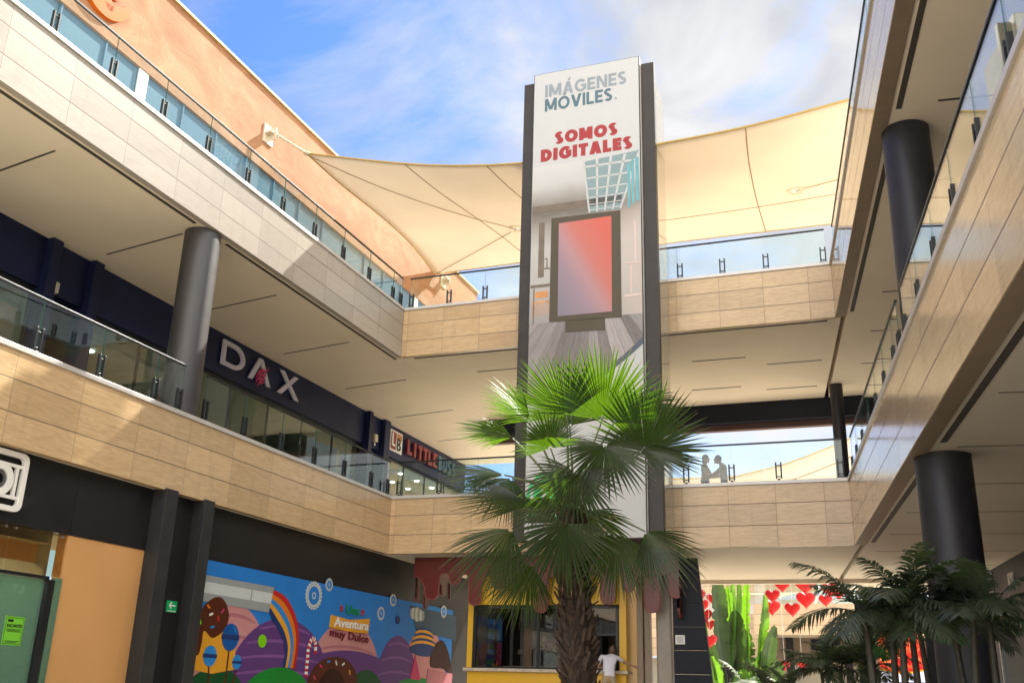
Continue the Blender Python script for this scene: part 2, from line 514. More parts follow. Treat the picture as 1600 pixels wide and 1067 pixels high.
def text_on(mb, txt, fr_map, w, h, depth=0.01, bold=0.012, space=1.0, only_h=False):
    """lettering as a thin solid; fr_map(u, v, t) places u in 0..w, v in 0..h, t = thickness outwards"""
    vs, fs = text_shapes(txt, min(bold, .006), 0, space)
    xs = [v[0] for v in vs]; ys = [v[1] for v in vs]
    x0, x1, y0, y1 = min(xs), max(xs), min(ys), max(ys)
    su = h / (y1 - y0) if only_h else w / (x1 - x0 + 2 * bold)
    sv = h / (y1 - y0 + bold)
    n = len(vs)
    edges = {}
    for f in fs:
        for i in range(len(f)):
            edges[(f[i], f[(i + 1) % len(f)])] = 1
    F = list(fs) + [(b, a, a + n, b + n) for (a, b) in edges if (b, a) not in edges]
    # heavier strokes: the same outline struck a few times side by side, each a hair's breadth higher
    shifts = [(0, 0)] if bold < .008 else [(0, 0), (2 * bold, 0), (bold, bold), (bold, 0), (0, bold * .9), (2 * bold, bold * .9)]
    for k, (dx, dz) in enumerate(shifts):
        dd = depth + .0004 * k
        mb.add([fr_map((v[0] - x0 + dx) * su, (v[1] - y0 + dz) * sv, dd) for v in vs] + [fr_map((v[0] - x0 + dx) * su, (v[1] - y0 + dz) * sv, 0.0) for v in vs], F)
    return mb
# ================================================================ SETTING
g = MB().box(-150, 150, -120, 220, -0.5, 0.0).build('ground', 'paving', None)
tag(g, 'pale stone paving of the shopping court', None, None, 'structure')

# ---------------------------------------------------------------- left wing
def parapet(t, fr, x0, x1, sgn, zb, zt, mat, thick=0.15):
    """cladding on the court side of y = 0 (sgn gives the side of the mass), metal cap on top"""
    a, b = sorted((0.0, sgn * thick))
    box(x0, x1, a, b, zb, zt - 0.085).build('parapet', mat, t, bevel=0.004)
    a, b = sorted((-sgn * 0.035, sgn * 0.22))
    box(x0, x1, a, b, zt - 0.085, zt).build('parapet_cap', 'cap_metal', t, bevel=0.006)

LW = thing('gallery_wing', 'left gallery wing with travertine parapets, dark shop bands and deep tan soffits', 'building', FA)
parapet(LW, FA, 0.0, 27, -1, Z1B, Z1T, 'tiles_left')
parapet(LW, FA, 0.0, 27, -1, Z2B, Z2T, 'tiles_left_upper')
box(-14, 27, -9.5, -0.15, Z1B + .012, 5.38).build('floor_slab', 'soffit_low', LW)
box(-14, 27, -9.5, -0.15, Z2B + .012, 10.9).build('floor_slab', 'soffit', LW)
for x0, x1 in ((9.12, 26.5), (-0.2, 8.05)):
    box(x0, x1, -0.30, -0.22, Z2B + .002, Z2B + .03).build('ceiling_slot', 'slot_dark', LW)
for k in range(-3, 5):
    s0 = 1.11 + 3.62 * k
    MB().prism([(s0, -3.2), (s0 + .04, -3.2), (s0 + .44, -0.85), (s0 + .40, -0.85)], Z2B + .004, Z2B + .03).build('ceiling_slot', 'slot_dark', LW)
# first floor shop fronts, 3.85 m behind the parapet
box(-14, 27, -4.10, -3.85, 8.45, Z2B + .011).build('sign_band', 'navy', LW)
for s0, s1 in ((9.17, 9.45), (7.90, 8.18), (-5.33, -5.10), (-6.65, -6.25)):
    box(s0, s1, -4.10, -3.66, 5.38, Z2B + .010).build('pilaster', 'navy', LW, bevel=.01)
def shopfront(s0, s1, z0, z1, y, n, pane, fmat='black_metal'):
    f = MB()
    f.box(s0, s1, y - .06, y, z1 - .08, z1); f.box(s0, s1, y - .06, y, z0, z0 + .07)
    st = (s1 - s0) / n
    for i in range(n + 1):
        x = s0 + st * i
        f.box(max(s0, x - .025), min(s1, x + .025), y - .058, y - .002, z0 + .07, z1 - .08)
    fo = f.build('shopfront_frame', fmat, LW)
    for i in range(n):
        x = s0 + st * i
        box(x + .03, x + st - .03, y - .036, y - .026, z0 + .07, z1 - .08).build('shop_window', pane, LW)
shopfront(9.45, 15.6, 5.38, 8.45, -3.95, 4, 'shop_glass')
shopfront(-5.10, 7.90, 5.38, 8.45, -3.95, 7, 'shop_glass')
shopfront(-14.0, -6.65, 5.38, 8.45, -3.95, 4, 'shop_glass')
def room(s0, s1, z0, z1, y0, y1, mat):
    b = MB()
    b.box(s0, s1, y0 - .1, y0, z0, z1); b.box(s0, s1, y0, y1, z1, z1 + .05)
    b.box(s0, s0 + .06, y0, y1, z0, z1); b.box(s1 - .06, s1, y0, y1, z0, z1)
    return b.build('shop_room', mat, LW)
room(9.3, 16, 5.38, 8.5, -8.5, -4.11, 'grey_room')
room(8.05, 9.29, 5.38, 8.5, -6.5, -4.11, 'charcoal_light')
room(-5.2, 8.04, 5.38, 8.5, -8.5, -4.11, 'grey_room')
room(-14, -6.4, 5.38, 8.5, -8.5, -4.11, 'cream_wall')
emit('downlight', (1, .9, .7), 9)
emit('cool_light', (.9, 1, .95), 6)
for i in range(5):
    for j in range(3):
        MB().prism([(-7.2 - 1.45 * i + .09 * math.cos(a), -4.9 - 1.1 * j + .09 * math.sin(a)) for a in [PI * 2 * k / 12 for k in range(12)]], 8.47, 8.495).build('downlight', 'downlight', LW)
for s in (10.6, 12.6, 14.6, 5.5, 1.5):
    box(s, s + .9, -6.2, -5.9, 8.46, 8.495).build('ceiling_light', 'cool_light', LW)
# things that show behind the shop glass
plain('pink_print', (.50, .20, .16), 0.6, var=.3, scale=1.5)
plain('blue_print', (.30, .38, .55), 0.6, var=.2)
plain('teal_print', (.10, .30, .24), 0.6, var=.4, scale=1)
plain('red_print', (.55, .06, .05), 0.5, var=.15)
plain('blue_cloth', (.10, .17, .55), 0.6, var=.15)
plain('lightbox', (.62, .66, .72), 0.5, var=.05)
DISP = [('pink_print', 12.5, 13.9, 5.4, 8.2, -4.5), ('blue_print', 12.9, 13.25, 5.5, 7.4, -4.4), ('white_paint', 10.6, 11.2, 5.4, 7.7, -4.6), ('teal_print', 9.6, 12.1, 7.5, 8.3, -4.9),
        ('white_paint', 5.4, 6.2, 6.1, 7.0, -5.2), ('pink_print', 3.3, 4.2, 5.4, 7.8, -5.0), ('cream_wall', -1.0, 2.2, 5.4, 7.2, -6.0), ('charcoal_light', -2.4, -1.5, 5.4, 7.5, -5.4),
        ('red_print', -7.8, -7.1, 5.4, 6.5, -4.8), ('lightbox', -11.2, -8.4, 5.4, 6.55, -5.0), ('blue_cloth', -8.9, -8.5, 5.4, 6.4, -4.6), ('red_print', -5.0, -4.6, 6.6, 7.4, -4.6), ('teal_print', -5.05, -4.75, 5.4, 6.4, -4.6)]
for m, a, b_, z0, z1, y in DISP:
    d = MB()
    d.box(a, b_, y - .04, y, z0, z1)
    d.build('window_display', m, LW, bevel=.005)
# ground floor front, almost flush with the parapet above
box(-14, 8.85, -0.55, -0.26, 2.94, Z1B + .011).build('sign_band', 'charcoal', LW)
for a, b_ in ((9.19, 11.09), (11.10, 15.5), (15.51, 27)):
    box(a, b_, -0.55, -0.25, 2.88, Z1B + .011).build('sign_band', 'charcoal', LW, bevel=.004)
box(7.74, 9.1, -0.55, -0.22, 0, Z1B + .01).build('pier', 'charcoal', LW)
for s0, s1 in ((8.84, 9.19), (7.70, 8.02)):
    box(s0, s1, -0.5, 0.05, 0, Z1B + .03).build('pilaster', 'charcoal_light', LW, bevel=.008)
plain('orange_panel', (.56, .30, .115), 0.42, var=.07, scale=.6, bump=.03, bscale=1.5)
box(9.19, 11.08, -0.5, -0.27, 0, 2.878).build('wall_panel', 'orange_panel', LW)
box(-14, 7.7, -0.6, -0.27, 0, 2.939).build('wall', 'charcoal', LW)
b = MB(); b.box(11.11, 11.22, -.34, -.22, 0, 2.16)
b.build('door_frame', 'green_glass', LW)
b = MB(); b.box(11.24, 11.37, -.36, -.24, 0, 2.12); b.box(11.37, 15.5, -.36, -.24, 2.12, 2.17); b.box(12.42, 12.5, -.35, -.25, 0, 2.12)
b.build('door_frame', 'black_metal', LW)
dr = box(11.40, 12.40, -.315, -.30, .01, 2.11).build('glass_door', 'green_glass', LW)
box(12.52, 15.4, -.315, -.30, .01, 2.11).build('shop_window', 'green_glass', LW)
for a, b_ in ((11.11, 12.28), (12.30, 13.8), (13.82, 15.4)):
    tr = box(a, b_, -.30, -.288, 2.18, 2.875).build('transom_pane', 'transom_glass', LW)
    mb = MB()
    for x in (a + .09, b_ - .09):
        mb.tube([(x, -.286, 2.83), (x, -.268, 2.83)], .022, 10)
    mb.build('fixing', 'steel', tr)
room(11.1, 16, 0, 3.3, -5, -0.6, 'grey_room')
box(11.12, 15.9, -2.2, -.6, 2.72, 2.74).build('inner_soffit', 'cream_wall', LW)
box(11.12, 15.9, -.85, -.8, 2.42, 2.72).build('inner_soffit', 'orange_panel', LW)
for s in (11.9, 13.4):
    box(s, s + .5, -1.8, -1.2, 2.70, 2.719).build('ceiling_light', 'downlight', LW)
# set-back upper storey: orange stucco over reflective blue glazing
US = thing('upper_storey', 'orange stucco upper storey with blue glazing, set back above the left gallery', 'building', FA, (0, -3.85, 10.9))
box(-14.5, 27, -0.45, 0, 4.2, 6.75).build('stucco_wall', 'orange_stucco', US)
box(-14.6, 27, -0.55, 0.07, 6.75, 6.83).build('coping', 'sail_belt', US)
f = MB()
for i in range(29):
    x = -14.4 + 1.45 * i
    f.box(x, x + .05, -0.13, -0.03, 0, 4.2)
f.box(-14.5, 27, -.135, -.025, 2.55, 2.62)
f.build('window_frame', 'blue_shop_glass', US)
for i in range(28):
    x = -14.35 + 1.45 * i
    box(x, x + 1.40, -0.10, -0.08, 0, 4.2).build('window_pane', 'blue_shop_glass', US)
for s in (7.35, -8.6):
    dd = box(s, s + .34, -0.06, -0.02, 0, 4.19).build('door_leaf', 'white_paint', US)
    MB().tube([(s + .08, 0.02, 1.0), (s + .08, 0.02, 1.5)], .018, 8).build('handle', 'steel', dd)
# orange emblem on the stucco, cut by the picture's edge
plain('orange_emblem', (.50, .115, .006), 0.6, spec=.15)
em = thing('wall_emblem', 'glossy orange swoosh emblem mounted high on the orange stucco wall', 'sign', FA, (8.9, -3.85, 15.9))
def swoosh(mb, cx, cz, r0, r1, a0, a1, y0, y1, sx=1.0):
    o, i_ = [], []
    for k in range(25):
        t = k / 24; a = a0 + (a1 - a0) * t
        wd = math.sin(PI * min(1, t * .92 + .08)) ** .6
        rm = (r0 + r1) / 2; h = (r1 - r0) / 2 * wd
        o.append((cx + sx * (rm + h) * math.cos(a), cz + (rm + h) * math.sin(a))); i_.append((cx + sx * (rm - h) * math.cos(a), cz + (rm - h) * math.sin(a)))
    for k in range(24):
        mb.slab([o[k], o[k + 1], i_[k + 1], i_[k]], y0, y1)
mb = MB(); swoosh(mb, .9, .75, .78, 1.18, R(-125), R(-32) - PI * .6, .0, .12); 
swoosh(mb, .35, .62, .62, 1.0, R(-160), R(-25), .0, .12)
mb.build('swoosh', 'orange_emblem', em)
mb = MB(); swoosh(mb, .2, .70, .22, .48, R(-150), R(-30), .0, .10); mb.build('swoosh', 'orange_emblem', em)

# ---------------------------------------------------------------- rear bridge
BW = thing('gallery_bridge', 'rear gallery bridge closing the court between the two wings, clad in travertine', 'building', FC)
parapet(BW, FC, 0.0, BACK, 1, Z1B, Z1T, 'tiles_rear')
parapet(BW, FC, 0.0, BACK, 1, Z2B, Z2T, 'tiles_rear_upper')
q0, q1 = FC.loc(FB.w((0, -.15, 0))), FC.loc(FB.w((9, -.15, 0)))
tq = (7.25 - q0.y) / (q1.y - q0.y)
xr = q0.x + (q1.x - q0.x) * tq
poly = [(-.14, .15), (BACK + .13, .15), (xr - .01, 7.25), (-.11, 7.25)]
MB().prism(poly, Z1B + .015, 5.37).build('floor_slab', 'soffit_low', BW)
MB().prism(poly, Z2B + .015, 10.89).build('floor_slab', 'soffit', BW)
box(.3, BACK - .2, .22, .30, Z2B + .004, Z2B + .03).build('ceiling_slot', 'slot_dark', BW)
for c0, y0 in ((1.6, 1.9), (1.9, 4.6), (7.9, 2.6), (9.9, 3.4), (7.4, 5.4), (9.6, 5.9)):
    box(c0, c0 + 1.5, y0, y0 + .05, Z2B + .006, Z2B + .03).build('ceiling_slot', 'slot_dark', BW)
box(-.1, 14.5, 7.26, 7.55, 8.98, 10.88).build('edge_beam', 'beam_navy', BW)
box(-.1, 14.6, 7.56, 7.8, 8.80, 9.6).build('edge_beam', 'maroon_beam', BW)
box(-.1, 14.5, 7.26, 7.5, 3.9, 5.5).build('edge_beam', 'soffit_low', BW)

# ---------------------------------------------------------------- right wing
RW = thing('gallery_wing', 'right gallery wing with polished travertine parapets mirroring the sky', 'building', FB)
parapet(RW, FB, -27, 0.0, -1, Z1B, Z1T, 'tiles_right', .26)
parapet(RW, FB, -27, 0.0, -1, Z2B, Z2T, 'tiles_right_upper', .26)
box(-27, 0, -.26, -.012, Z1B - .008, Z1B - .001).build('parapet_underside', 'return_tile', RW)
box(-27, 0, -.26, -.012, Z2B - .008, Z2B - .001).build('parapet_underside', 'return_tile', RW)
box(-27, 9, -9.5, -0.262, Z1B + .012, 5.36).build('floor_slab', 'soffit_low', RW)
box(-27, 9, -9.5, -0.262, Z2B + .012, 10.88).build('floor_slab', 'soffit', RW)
for x0, x1 in ((-26.5, -9.45), (-8.0, -0.3)):
    box(x0, x1, -0.42, -0.33, Z2B + .003, Z2B + .03).build('ceiling_slot', 'slot_dark', RW)
for x0, x1 in ((-26.5, -9.9), (-8.4, -0.3)):
    box(x0, x1, -0.42, -0.33, Z1B + .003, Z1B + .03).build('ceiling_slot', 'slot_dark', RW)
for k in range(-2, 8):
    x = -1.5 - 2.7 * k
    box(x, x + .05, -3.3, -0.95, Z2B + .005, Z2B + .03).build('ceiling_slot', 'slot_dark', RW)
    box(x, x + .03, -3.8, -0.6, Z1B + .008, Z1B + .03).build('ceiling_slot', 'slot_dark', RW)
box(-27, 9, -4.1, -3.85, 5.36, Z2B + .011).build('wall', 'navy', RW)
box(-27, 4.75, -4.1, -3.85, 0, Z1B + .011).build('wall', 'beam_navy', RW)
box(4.76, 4.86, -4.1, -3.80, 0, 3.4).build('corner_trim', 'steel', RW)
box(4.87, 9, -4.1, -3.85, 0, Z1B + .011).build('wall', 'navy', RW)

# ---------------------------------------------------------------- round columns
def column(label, fr, x, y, r, z0, z1, mat='column_dark'):
    t = thing('column', label, 'column', fr, (x, y, z0), 'round columns of the galleries')
    k = 40
    mb = MB()
    mb.tube([(0, 0, 0), (0, 0, z1 - z0 - .005)], r, k)
    mb.build('shaft', mat, t)
    MB().tube([(0, 0, 0), (0, 0, .05)], r + .012, k).build('base_ring', 'black_metal', t)
    return t
column('round dark column half lit by sun, rising behind the left first-floor rail', FA, 8.62, -.43, .375, 5.38, Z2B + .01, 'column_paint')
column('thick round charcoal column under the upper right soffit', FB, -8.72, -.56, .375, 5.36, Z2B + .01)
column('round dark column behind the areca palms at ground level', FB, -9.0, -.50, .39, 0, Z1B + .01)
column('thin dark column standing at the far right end of the rear bridge', FC, 11.64, 5.95, .19, 5.37, Z2B + .012)

# ---------------------------------------------------------------- glass railings
def railing(label, fr, x0, x1, y, zc, ph, st, group='glass railings of the galleries', both=False):
    t = thing('glass_railing', label, 'railing', fr, (x0, y, zc), group)
    joints = [x0] + [ph + st * k for k in range(-40, 60) if x0 + .45 < ph + st * k < x1 - .45] + [x1]
    hr = MB()
    hr.box(0, x1 - x0, -.022, .022, .935, .975)
    hr.build('handrail', 'black_metal', t, bevel=.006)
    for a, b_ in zip(joints[:-1], joints[1:]):
        m = MB()
        X0, X1 = a - x0 + .008, b_ - x0 - .008
        m.box(X0, X1, -.006, .006, .05, .935)
        m.m = [1, 1, 0, 1, 0, 1]
        m.build('glass_panel', ['rail_glass', 'glass_edge'], t)
    for a in joints:
        X = min(max(a - x0, .07), x1 - x0 - .07)
        m = MB()
        for dx in (-.06, .06):
            m.box(X + dx - .016, X + dx + .016, -.03, .03, .06, .46)
        m.box(X - .05, X + .05, -.018, .018, .37, .392)
        m.box(X - .05, X + .05, -.018, .018, .10, .122)
        m.box(X - .03, X + .03, -.035, .035, 0, .06)
        m.build('post', 'black_metal', t, bevel=.004)
    return t
railing('near glass railing at left first floor, ending at the dark column', FA, 8.98, 16.2, -.10, Z1T, 1.05, 1.45)
railing('left first-floor glass railing between the dark column and the rear corner', FA, .0, 8.28, -.10, Z1T, 1.05, 1.45)
railing('top-floor left glass railing in front of the orange wall', FA, .0, 17.0, -.10, Z2T, .58, 1.445)
railing('first-floor glass railing on the rear bridge behind the palm', FC, .1, BACK - .1, .10, Z1T, .25, 1.12)
railing('top-floor glass railing on the rear bridge under the shade sail', FC, .1, BACK - .1, .10, Z2T, .25, 1.12)
railing('right first-floor glass railing between the near edge and the upper column', FB, -18.5, -9.5, -.10, Z1T, -1.3, 1.37)
railing('right first-floor glass railing from the upper column to the rear corner', FB, -8.9, -.05, -.10, Z1T, -1.3, 1.37)
railing('top-floor right glass railing seen edge-on against the sky', FB, -18.5, -.05, -.10, Z2T, -.9, 1.37)

# ---------------------------------------------------------------- shade sails
NEAR = [(-3.09, 16.09), (.27, 15.17), (2.13, 14.79), (4.04, 14.55), (6.0, 14.46), (8.01, 14.48), (10.21, 14.58), (12.79, 14.89), (14.3, 15.08)]
LEFTE = [(1.2, -3.09, 16.09), (.0, -3.06, 16.07), (-.96, -3.02, 16.06), (-3.22, -2.9, 16.10), (-5.54, -3.0, 16.24), (-7.81, -3.37, 16.46), (-10.0, -3.9, 16.76)]
def lerp1(xs, ys, x):
    return float(np.interp(x, xs, ys))
def smooth_interp(xs, ys, x):
    xs = list(xs); ys = list(ys)
    i = max(0, min(len(xs) - 2, int(np.searchsorted(xs, x)) - 1))
    def tan(j):
        a, b_ = max(0, j - 1), min(len(xs) - 1, j + 1)
        return (ys[b_] - ys[a]) / (xs[b_] - xs[a])
    h = xs[i + 1] - xs[i]; t = (x - xs[i]) / h
    return ((2 * t ** 3 - 3 * t ** 2 + 1) * ys[i] + (t ** 3 - 2 * t ** 2 + t) * h * tan(i) + (-2 * t ** 3 + 3 * t ** 2) * ys[i + 1] + (t ** 3 - t ** 2) * h * tan(i + 1))
def sail_pt(u, v):
    """u across the court (0 left, 1 right), v from the near edge (0) to the far edge (1); frame A coordinates"""
    nn = -3.09 + u * 17.39
    near = Vector((1.2, nn, smooth_interp([p[0] for p in NEAR], [p[1] for p in NEAR], nn)))
    nf = -3.9 + u * 18.2
    far = Vector((-10.0 - .25 * math.sin(PI * u) * 0, nf, 16.78 + .08 * math.sin(PI * u)))
    sv = 1.2 - 11.2 * v
    ss = [-p[0] for p in LEFTE]
    left = Vector((sv, smooth_interp(ss, [p[1] for p in LEFTE], -sv), smooth_interp(ss, [p[2] for p in LEFTE], -sv)))
    right = Vector((sv, 14.3 - .3 * math.sin(PI * v), 15.08 + 1.70 * v - .2 * math.sin(PI * v)))
    bil = near_c = (1 - u) * (1 - v) * Vector((1.2, -3.09, 16.09)) + u * (1 - v) * Vector((1.2, 14.3, 15.08)) + (1 - u) * v * Vector((-10, -3.9, 16.78)) + u * v * Vector((-10, 14.3, 16.78))
    return (1 - v) * near + v * far + (1 - u) * left + u * right - bil
SAIL = thing('shade_sail', 'large cream shade sail stretched across the court behind the advertising tower', 'shade sail', FA)
mb = MB(); NU, NV = 48, 32
mb.smooth = True
mb.add([sail_pt(i / NU, j / NV) for j in range(NV + 1) for i in range(NU + 1)], [(j * (NU + 1) + i, j * (NU + 1) + i + 1, (j + 1) * (NU + 1) + i + 1, (j + 1) * (NU + 1) + i) for j in range(NV) for i in range(NU)])
cl = mb.build('membrane', 'sail_cloth', SAIL)
sd = cl.modifiers.new('thickness', 'SOLIDIFY'); sd.thickness = .006
mb = MB()
for path in ([(i / 40, 0) for i in range(41)], [(i / 40, 1) for i in range(41)], [(0, i / 40) for i in range(41)], [(1, i / 40) for i in range(41)]):
    mb.tube([sail_pt(*p) for p in path], .035, 8)
mb.build('edge_belt', 'sail_belt', SAIL)
mb = MB()
for ua, ub in ((.195, .235), (.345, .36), (.545, .53), (.762, .735)):
    mb.tube([sail_pt(ua + (ub - ua) * k / 30, k / 30) - Vector((0, 0, .012)) for k in range(31)], .014, 6)
mb.tube([sail_pt(.45 + .55 * k / 30, .63) - Vector((0, 0, .012)) for k in range(31)], .012, 6)
mb.build('seam', 'gold_seam', SAIL)
def sail_ray(px, py):
    best = None
    for i in range(0, 101):
        for j in range(0, 61):
            P = FA.w(sail_pt(i / 100, j / 60)); d = P - EYEV
            z = d.dot(fwd); x = 800 + F_PX * d.dot(rt) / z; y = 533.5 - F_PX * d.dot(up) / z
            e = (x - px) ** 2 + (y - py) ** 2
            if best is None or e < best[0]: best = (e, i / 100, j / 60)
    return best[1], best[2]
for (px, py), ends in (((1239, 297), [(1.0, .45)]), ((808, 355), [(0.0, 0.0), (0.0, 1.0)])):
    u, v = sail_ray(px, py)
    c = sail_pt(u, v) - Vector((0, 0, .07))
    mb = MB()
    for k in range(24):
        a0, a1 = 2 * PI * k / 24, 2 * PI * (k + 1) / 24
        pts = []
        for r, dz in ((.15, 0), (.27, 0), (.27, .05), (.15, .05)):
            pts += [(c.x + r * math.cos(a0), c.y + r * math.sin(a0), c.z + dz), (c.x + r * math.cos(a1), c.y + r * math.sin(a1), c.z + dz)]
        mb.add(pts, [(0, 1, 3, 2), (2, 3, 5, 4), (4, 5, 7, 6), (6, 7, 1, 0)])
    rg = mb.build('ring_plate', 'bracket_paint', SAIL)
    MB().prism([(c.x + .148 * math.cos(2 * PI * k / 24), c.y + .148 * math.sin(2 * PI * k / 24)) for k in range(24)], c.z + .02, c.z + .03).build('ring_sky_disc', 'white_paint', rg)  # white disc added where the open ring would show bright sky
    for eu, ev in ends:
        MB().tube([c] + [sail_pt(u + (eu - u) * k / 12, v + (ev - v) * k / 12) - Vector((0, 0, .05)) for k in range(1, 13)], .012, 6).build('stay_cable', 'gold_seam', SAIL)
def anchor(label, wall, corner):
    t = thing('sail_anchor', label, 'anchor bracket', FA, wall, 'steel anchors of the shade sail')
    w0 = Vector(wall); c = Vector(corner) - w0
    b_ = MB(); b_.box(-.24, .24, 0, .05, -.30, .30); b_.build('wall_plate', 'bracket_paint', t, bevel=.008)
    b_ = MB(); b_.slab([(-.02, -.2), (.02, -.2), (.02, .2), (-.02, .2)], .05, .32); b_.box(-.2, .2, .05, .28, -.02, .02)
    b_.build('lug', 'bracket_paint', t)
    d = (c - Vector((0, .3, 0)))
    p = Vector((0, .3, 0))
    b_ = MB(); b_.tube([p, p + d * .35], .03, 8); b_.tube([p + d * .35, p + d * .7], .02, 8); b_.tube([p + d * .7, p + d], .035, 8)
    n_ = 12
    for k in range(n_):
        q = p + d * (k + .5) / n_
        b_.ball(q, .045, 8, 6)
    b_.build('turnbuckle', 'bracket_paint', t)
    b_ = MB(); b_.ball(c, .12, 12, 8, (1, 1, .5)); b_.build('corner_plate', 'bracket_paint', t)
anchor('upper steel anchor bracket holding the near sail corner to the orange wall', (2.25, -3.85, 16.26), (1.2, -3.09, 16.09))
anchor('far steel anchor bracket holding the rear sail corner near the wall coping', (-10.75, -3.85, 16.75), (-10.0, -3.55, 16.74))

# second sail beyond the bridge
S2 = thing('shade_sail', 'second cream shade sail seen through the opening above the rear bridge rail', 'shade sail', FW, (14, 55, 12))
E1 = [hitw(*q, 55) for q in [(1030, 748), (1090, 747), (1150, 744), (1220, 727), (1260, 713), (1300, 697), (1360, 672)]]
base = Vector((14, 55, 12))
mb = MB(); mb.smooth = True; nn = len(E1); rows = 8
mb.add([E1[i] - base + Vector((.6, 1.6, -.55)) * j * (1 + .05 * j) for j in range(rows) for i in range(nn)], [(j * nn + i, j * nn + i + 1, (j + 1) * nn + i + 1, (j + 1) * nn + i) for j in range(rows - 1) for i in range(nn - 1)])
o = mb.build('membrane', 'sail_cloth', S2); sd = o.modifiers.new('thickness', 'SOLIDIFY'); sd.thickness = .01
mb = MB(); mb.tube([p - base for p in E1], .05, 6); mb.build('edge_belt', 'sail_belt', S2)
mb = MB(); mb.tube([p - base + Vector((.6, 1.6, -.55)) * 1.05 - Vector((0, .05, .05)) for p in E1], .03, 6); mb.build('seam', 'gold_seam', S2)
mb = MB(); mb.tube([E1[-1] - base, E1[-1] - base + Vector((3, .5, 1.5))], .03, 6); mb.tube([E1[-1] - base + Vector((3, .5, 1.5)), E1[-1] - base + Vector((3, .5, -14))], .15, 10); mb.build('mast', 'bracket_paint', S2)
# ================================================================ ADVERTISING TOWER (frame C, hung on the front of the bridge)
TW = thing('advertising_tower', 'tall advertising tower with a printed screen poster rising in front of the rear bridge', 'advertising tower', FC, (4.0, -1.45, 4.0))
TX, TY, TZ = 4.0, -1.45, 4.0
plain('tower_trim', (.035, .030, .027), 0.42, var=.2, spec=.3)
plain('tower_trim_side', (.022, .02, .019), 0.45, spec=.3)
plain('print_white', (.425, .43, .43), 0.38, var=.02)
plain('txt_grey', (.20, .235, .26), 0.45, var=.03)
plain('txt_teal', (.055, .115, .145), 0.45, var=.03)
plain('txt_red', (.28, .010, .010), 0.45, var=.03)
plain('print_dark', (.050, .035, .014), 0.45, var=.12)
plain('print_teal', (.17, .245, .255), 0.45, var=.06)
plain('print_aqua', (.10, .30, .34), 0.45, var=.15)
plain('print_brown', (.13, .10, .075), 0.45, var=.2)
plain('print_navy', (.06, .075, .10), 0.45, var=.1)
plain('print_orange', (.50, .22, .07), 0.5, var=.3)
plain('print_pink', (.55, .44, .40), 0.45, var=.08)
plain('chat_green', (.02, .42, .10), 0.45, var=.05)
def room_print():
    b = NB('room_print')
    tcn = b.n('ShaderNodeTexCoord')
    sp = b.n('ShaderNodeSeparateXYZ', {'Vector': tcn.outputs['Object']})
    z = b.math('DIVIDE', b.math('ADD', sp.outputs['Z'], -(9.6 - TZ)), 4.6)          # 0 floor line .. 1 top of the print
    n1 = b.n('ShaderNodeTexNoise', {'Vector': tcn.outputs['Object'], 'Scale': 0.9, 'Detail': 5.0})
    zz = b.math('MULTIPLY_ADD', n1.outputs['Fac'], 0.10, b.math('ADD', z, -0.05))
    c = b.ramp(zz, [(0.0, (.26, .25, .245)), (0.22, (.36, .345, .335)), (0.46, (.40, .385, .37)), (0.60, (.24, .215, .185)), (0.68, (.12, .10, .08)), (0.76, (.23, .21, .185)), (0.88, (.42, .415, .405)), (1.0, (.47, .465, .455))])
    x = b.math('DIVIDE', sp.outputs['X'], 3.8)
    f = b.n('ShaderNodeMapRange', {'Value': x, 'From Min': .62, 'From Max': .86, 'To Min': 0.0, 'To Max': .75})
    m2 = b.n('ShaderNodeMapRange', {'Value': z, 'From Min': .80, 'From Max': .55, 'To Min': 0.0, 'To Max': 1.0})
    c = b.mixc(b.math('MULTIPLY', f.outputs[0], m2.outputs[0]), c, (.45, .38, .345))
    b.bsdf(Base_Color=c, Roughness=.4)
    MATS['room_print'] = b.m
room_print()
def led_print():
    b = NB('led_print')
    tcn = b.n('ShaderNodeTexCoord')
    sp = b.n('ShaderNodeSeparateXYZ', {'Vector': tcn.outputs['Object']})
    u = b.math('DIVIDE', b.math('ADD', sp.outputs['X'], -(5.18 - TX)), 1.44)
    v = b.math('DIVIDE', b.math('ADD', sp.outputs['Z'], -(9.75 - TZ)), 2.66)
    t = b.math('ADD', b.math('MULTIPLY', u, .55), b.math('MULTIPLY', v, .55))
    c = b.ramp(t, [(0.08, (.185, .165, .215)), (0.34, (.27, .19, .23)), (0.50, (.40, .21, .22)), (0.66, (.50, .13, .09)), (0.95, (.55, .085, .04))])
    d = b.math('GREATER_THAN', b.math('FRACT', b.math('MULTIPLY', u, 52.0)), .62)
    d2 = b.math('GREATER_THAN', b.math('FRACT', b.math('MULTIPLY', v, 96.0)), .62)
    c = b.mixc(b.math('MULTIPLY', b.math('MAXIMUM', d, d2), .28), c, (.12, .08, .12))
    b.bsdf(Base_Color=c, Roughness=.4)
    MATS['led_print'] = b.m
led_print()
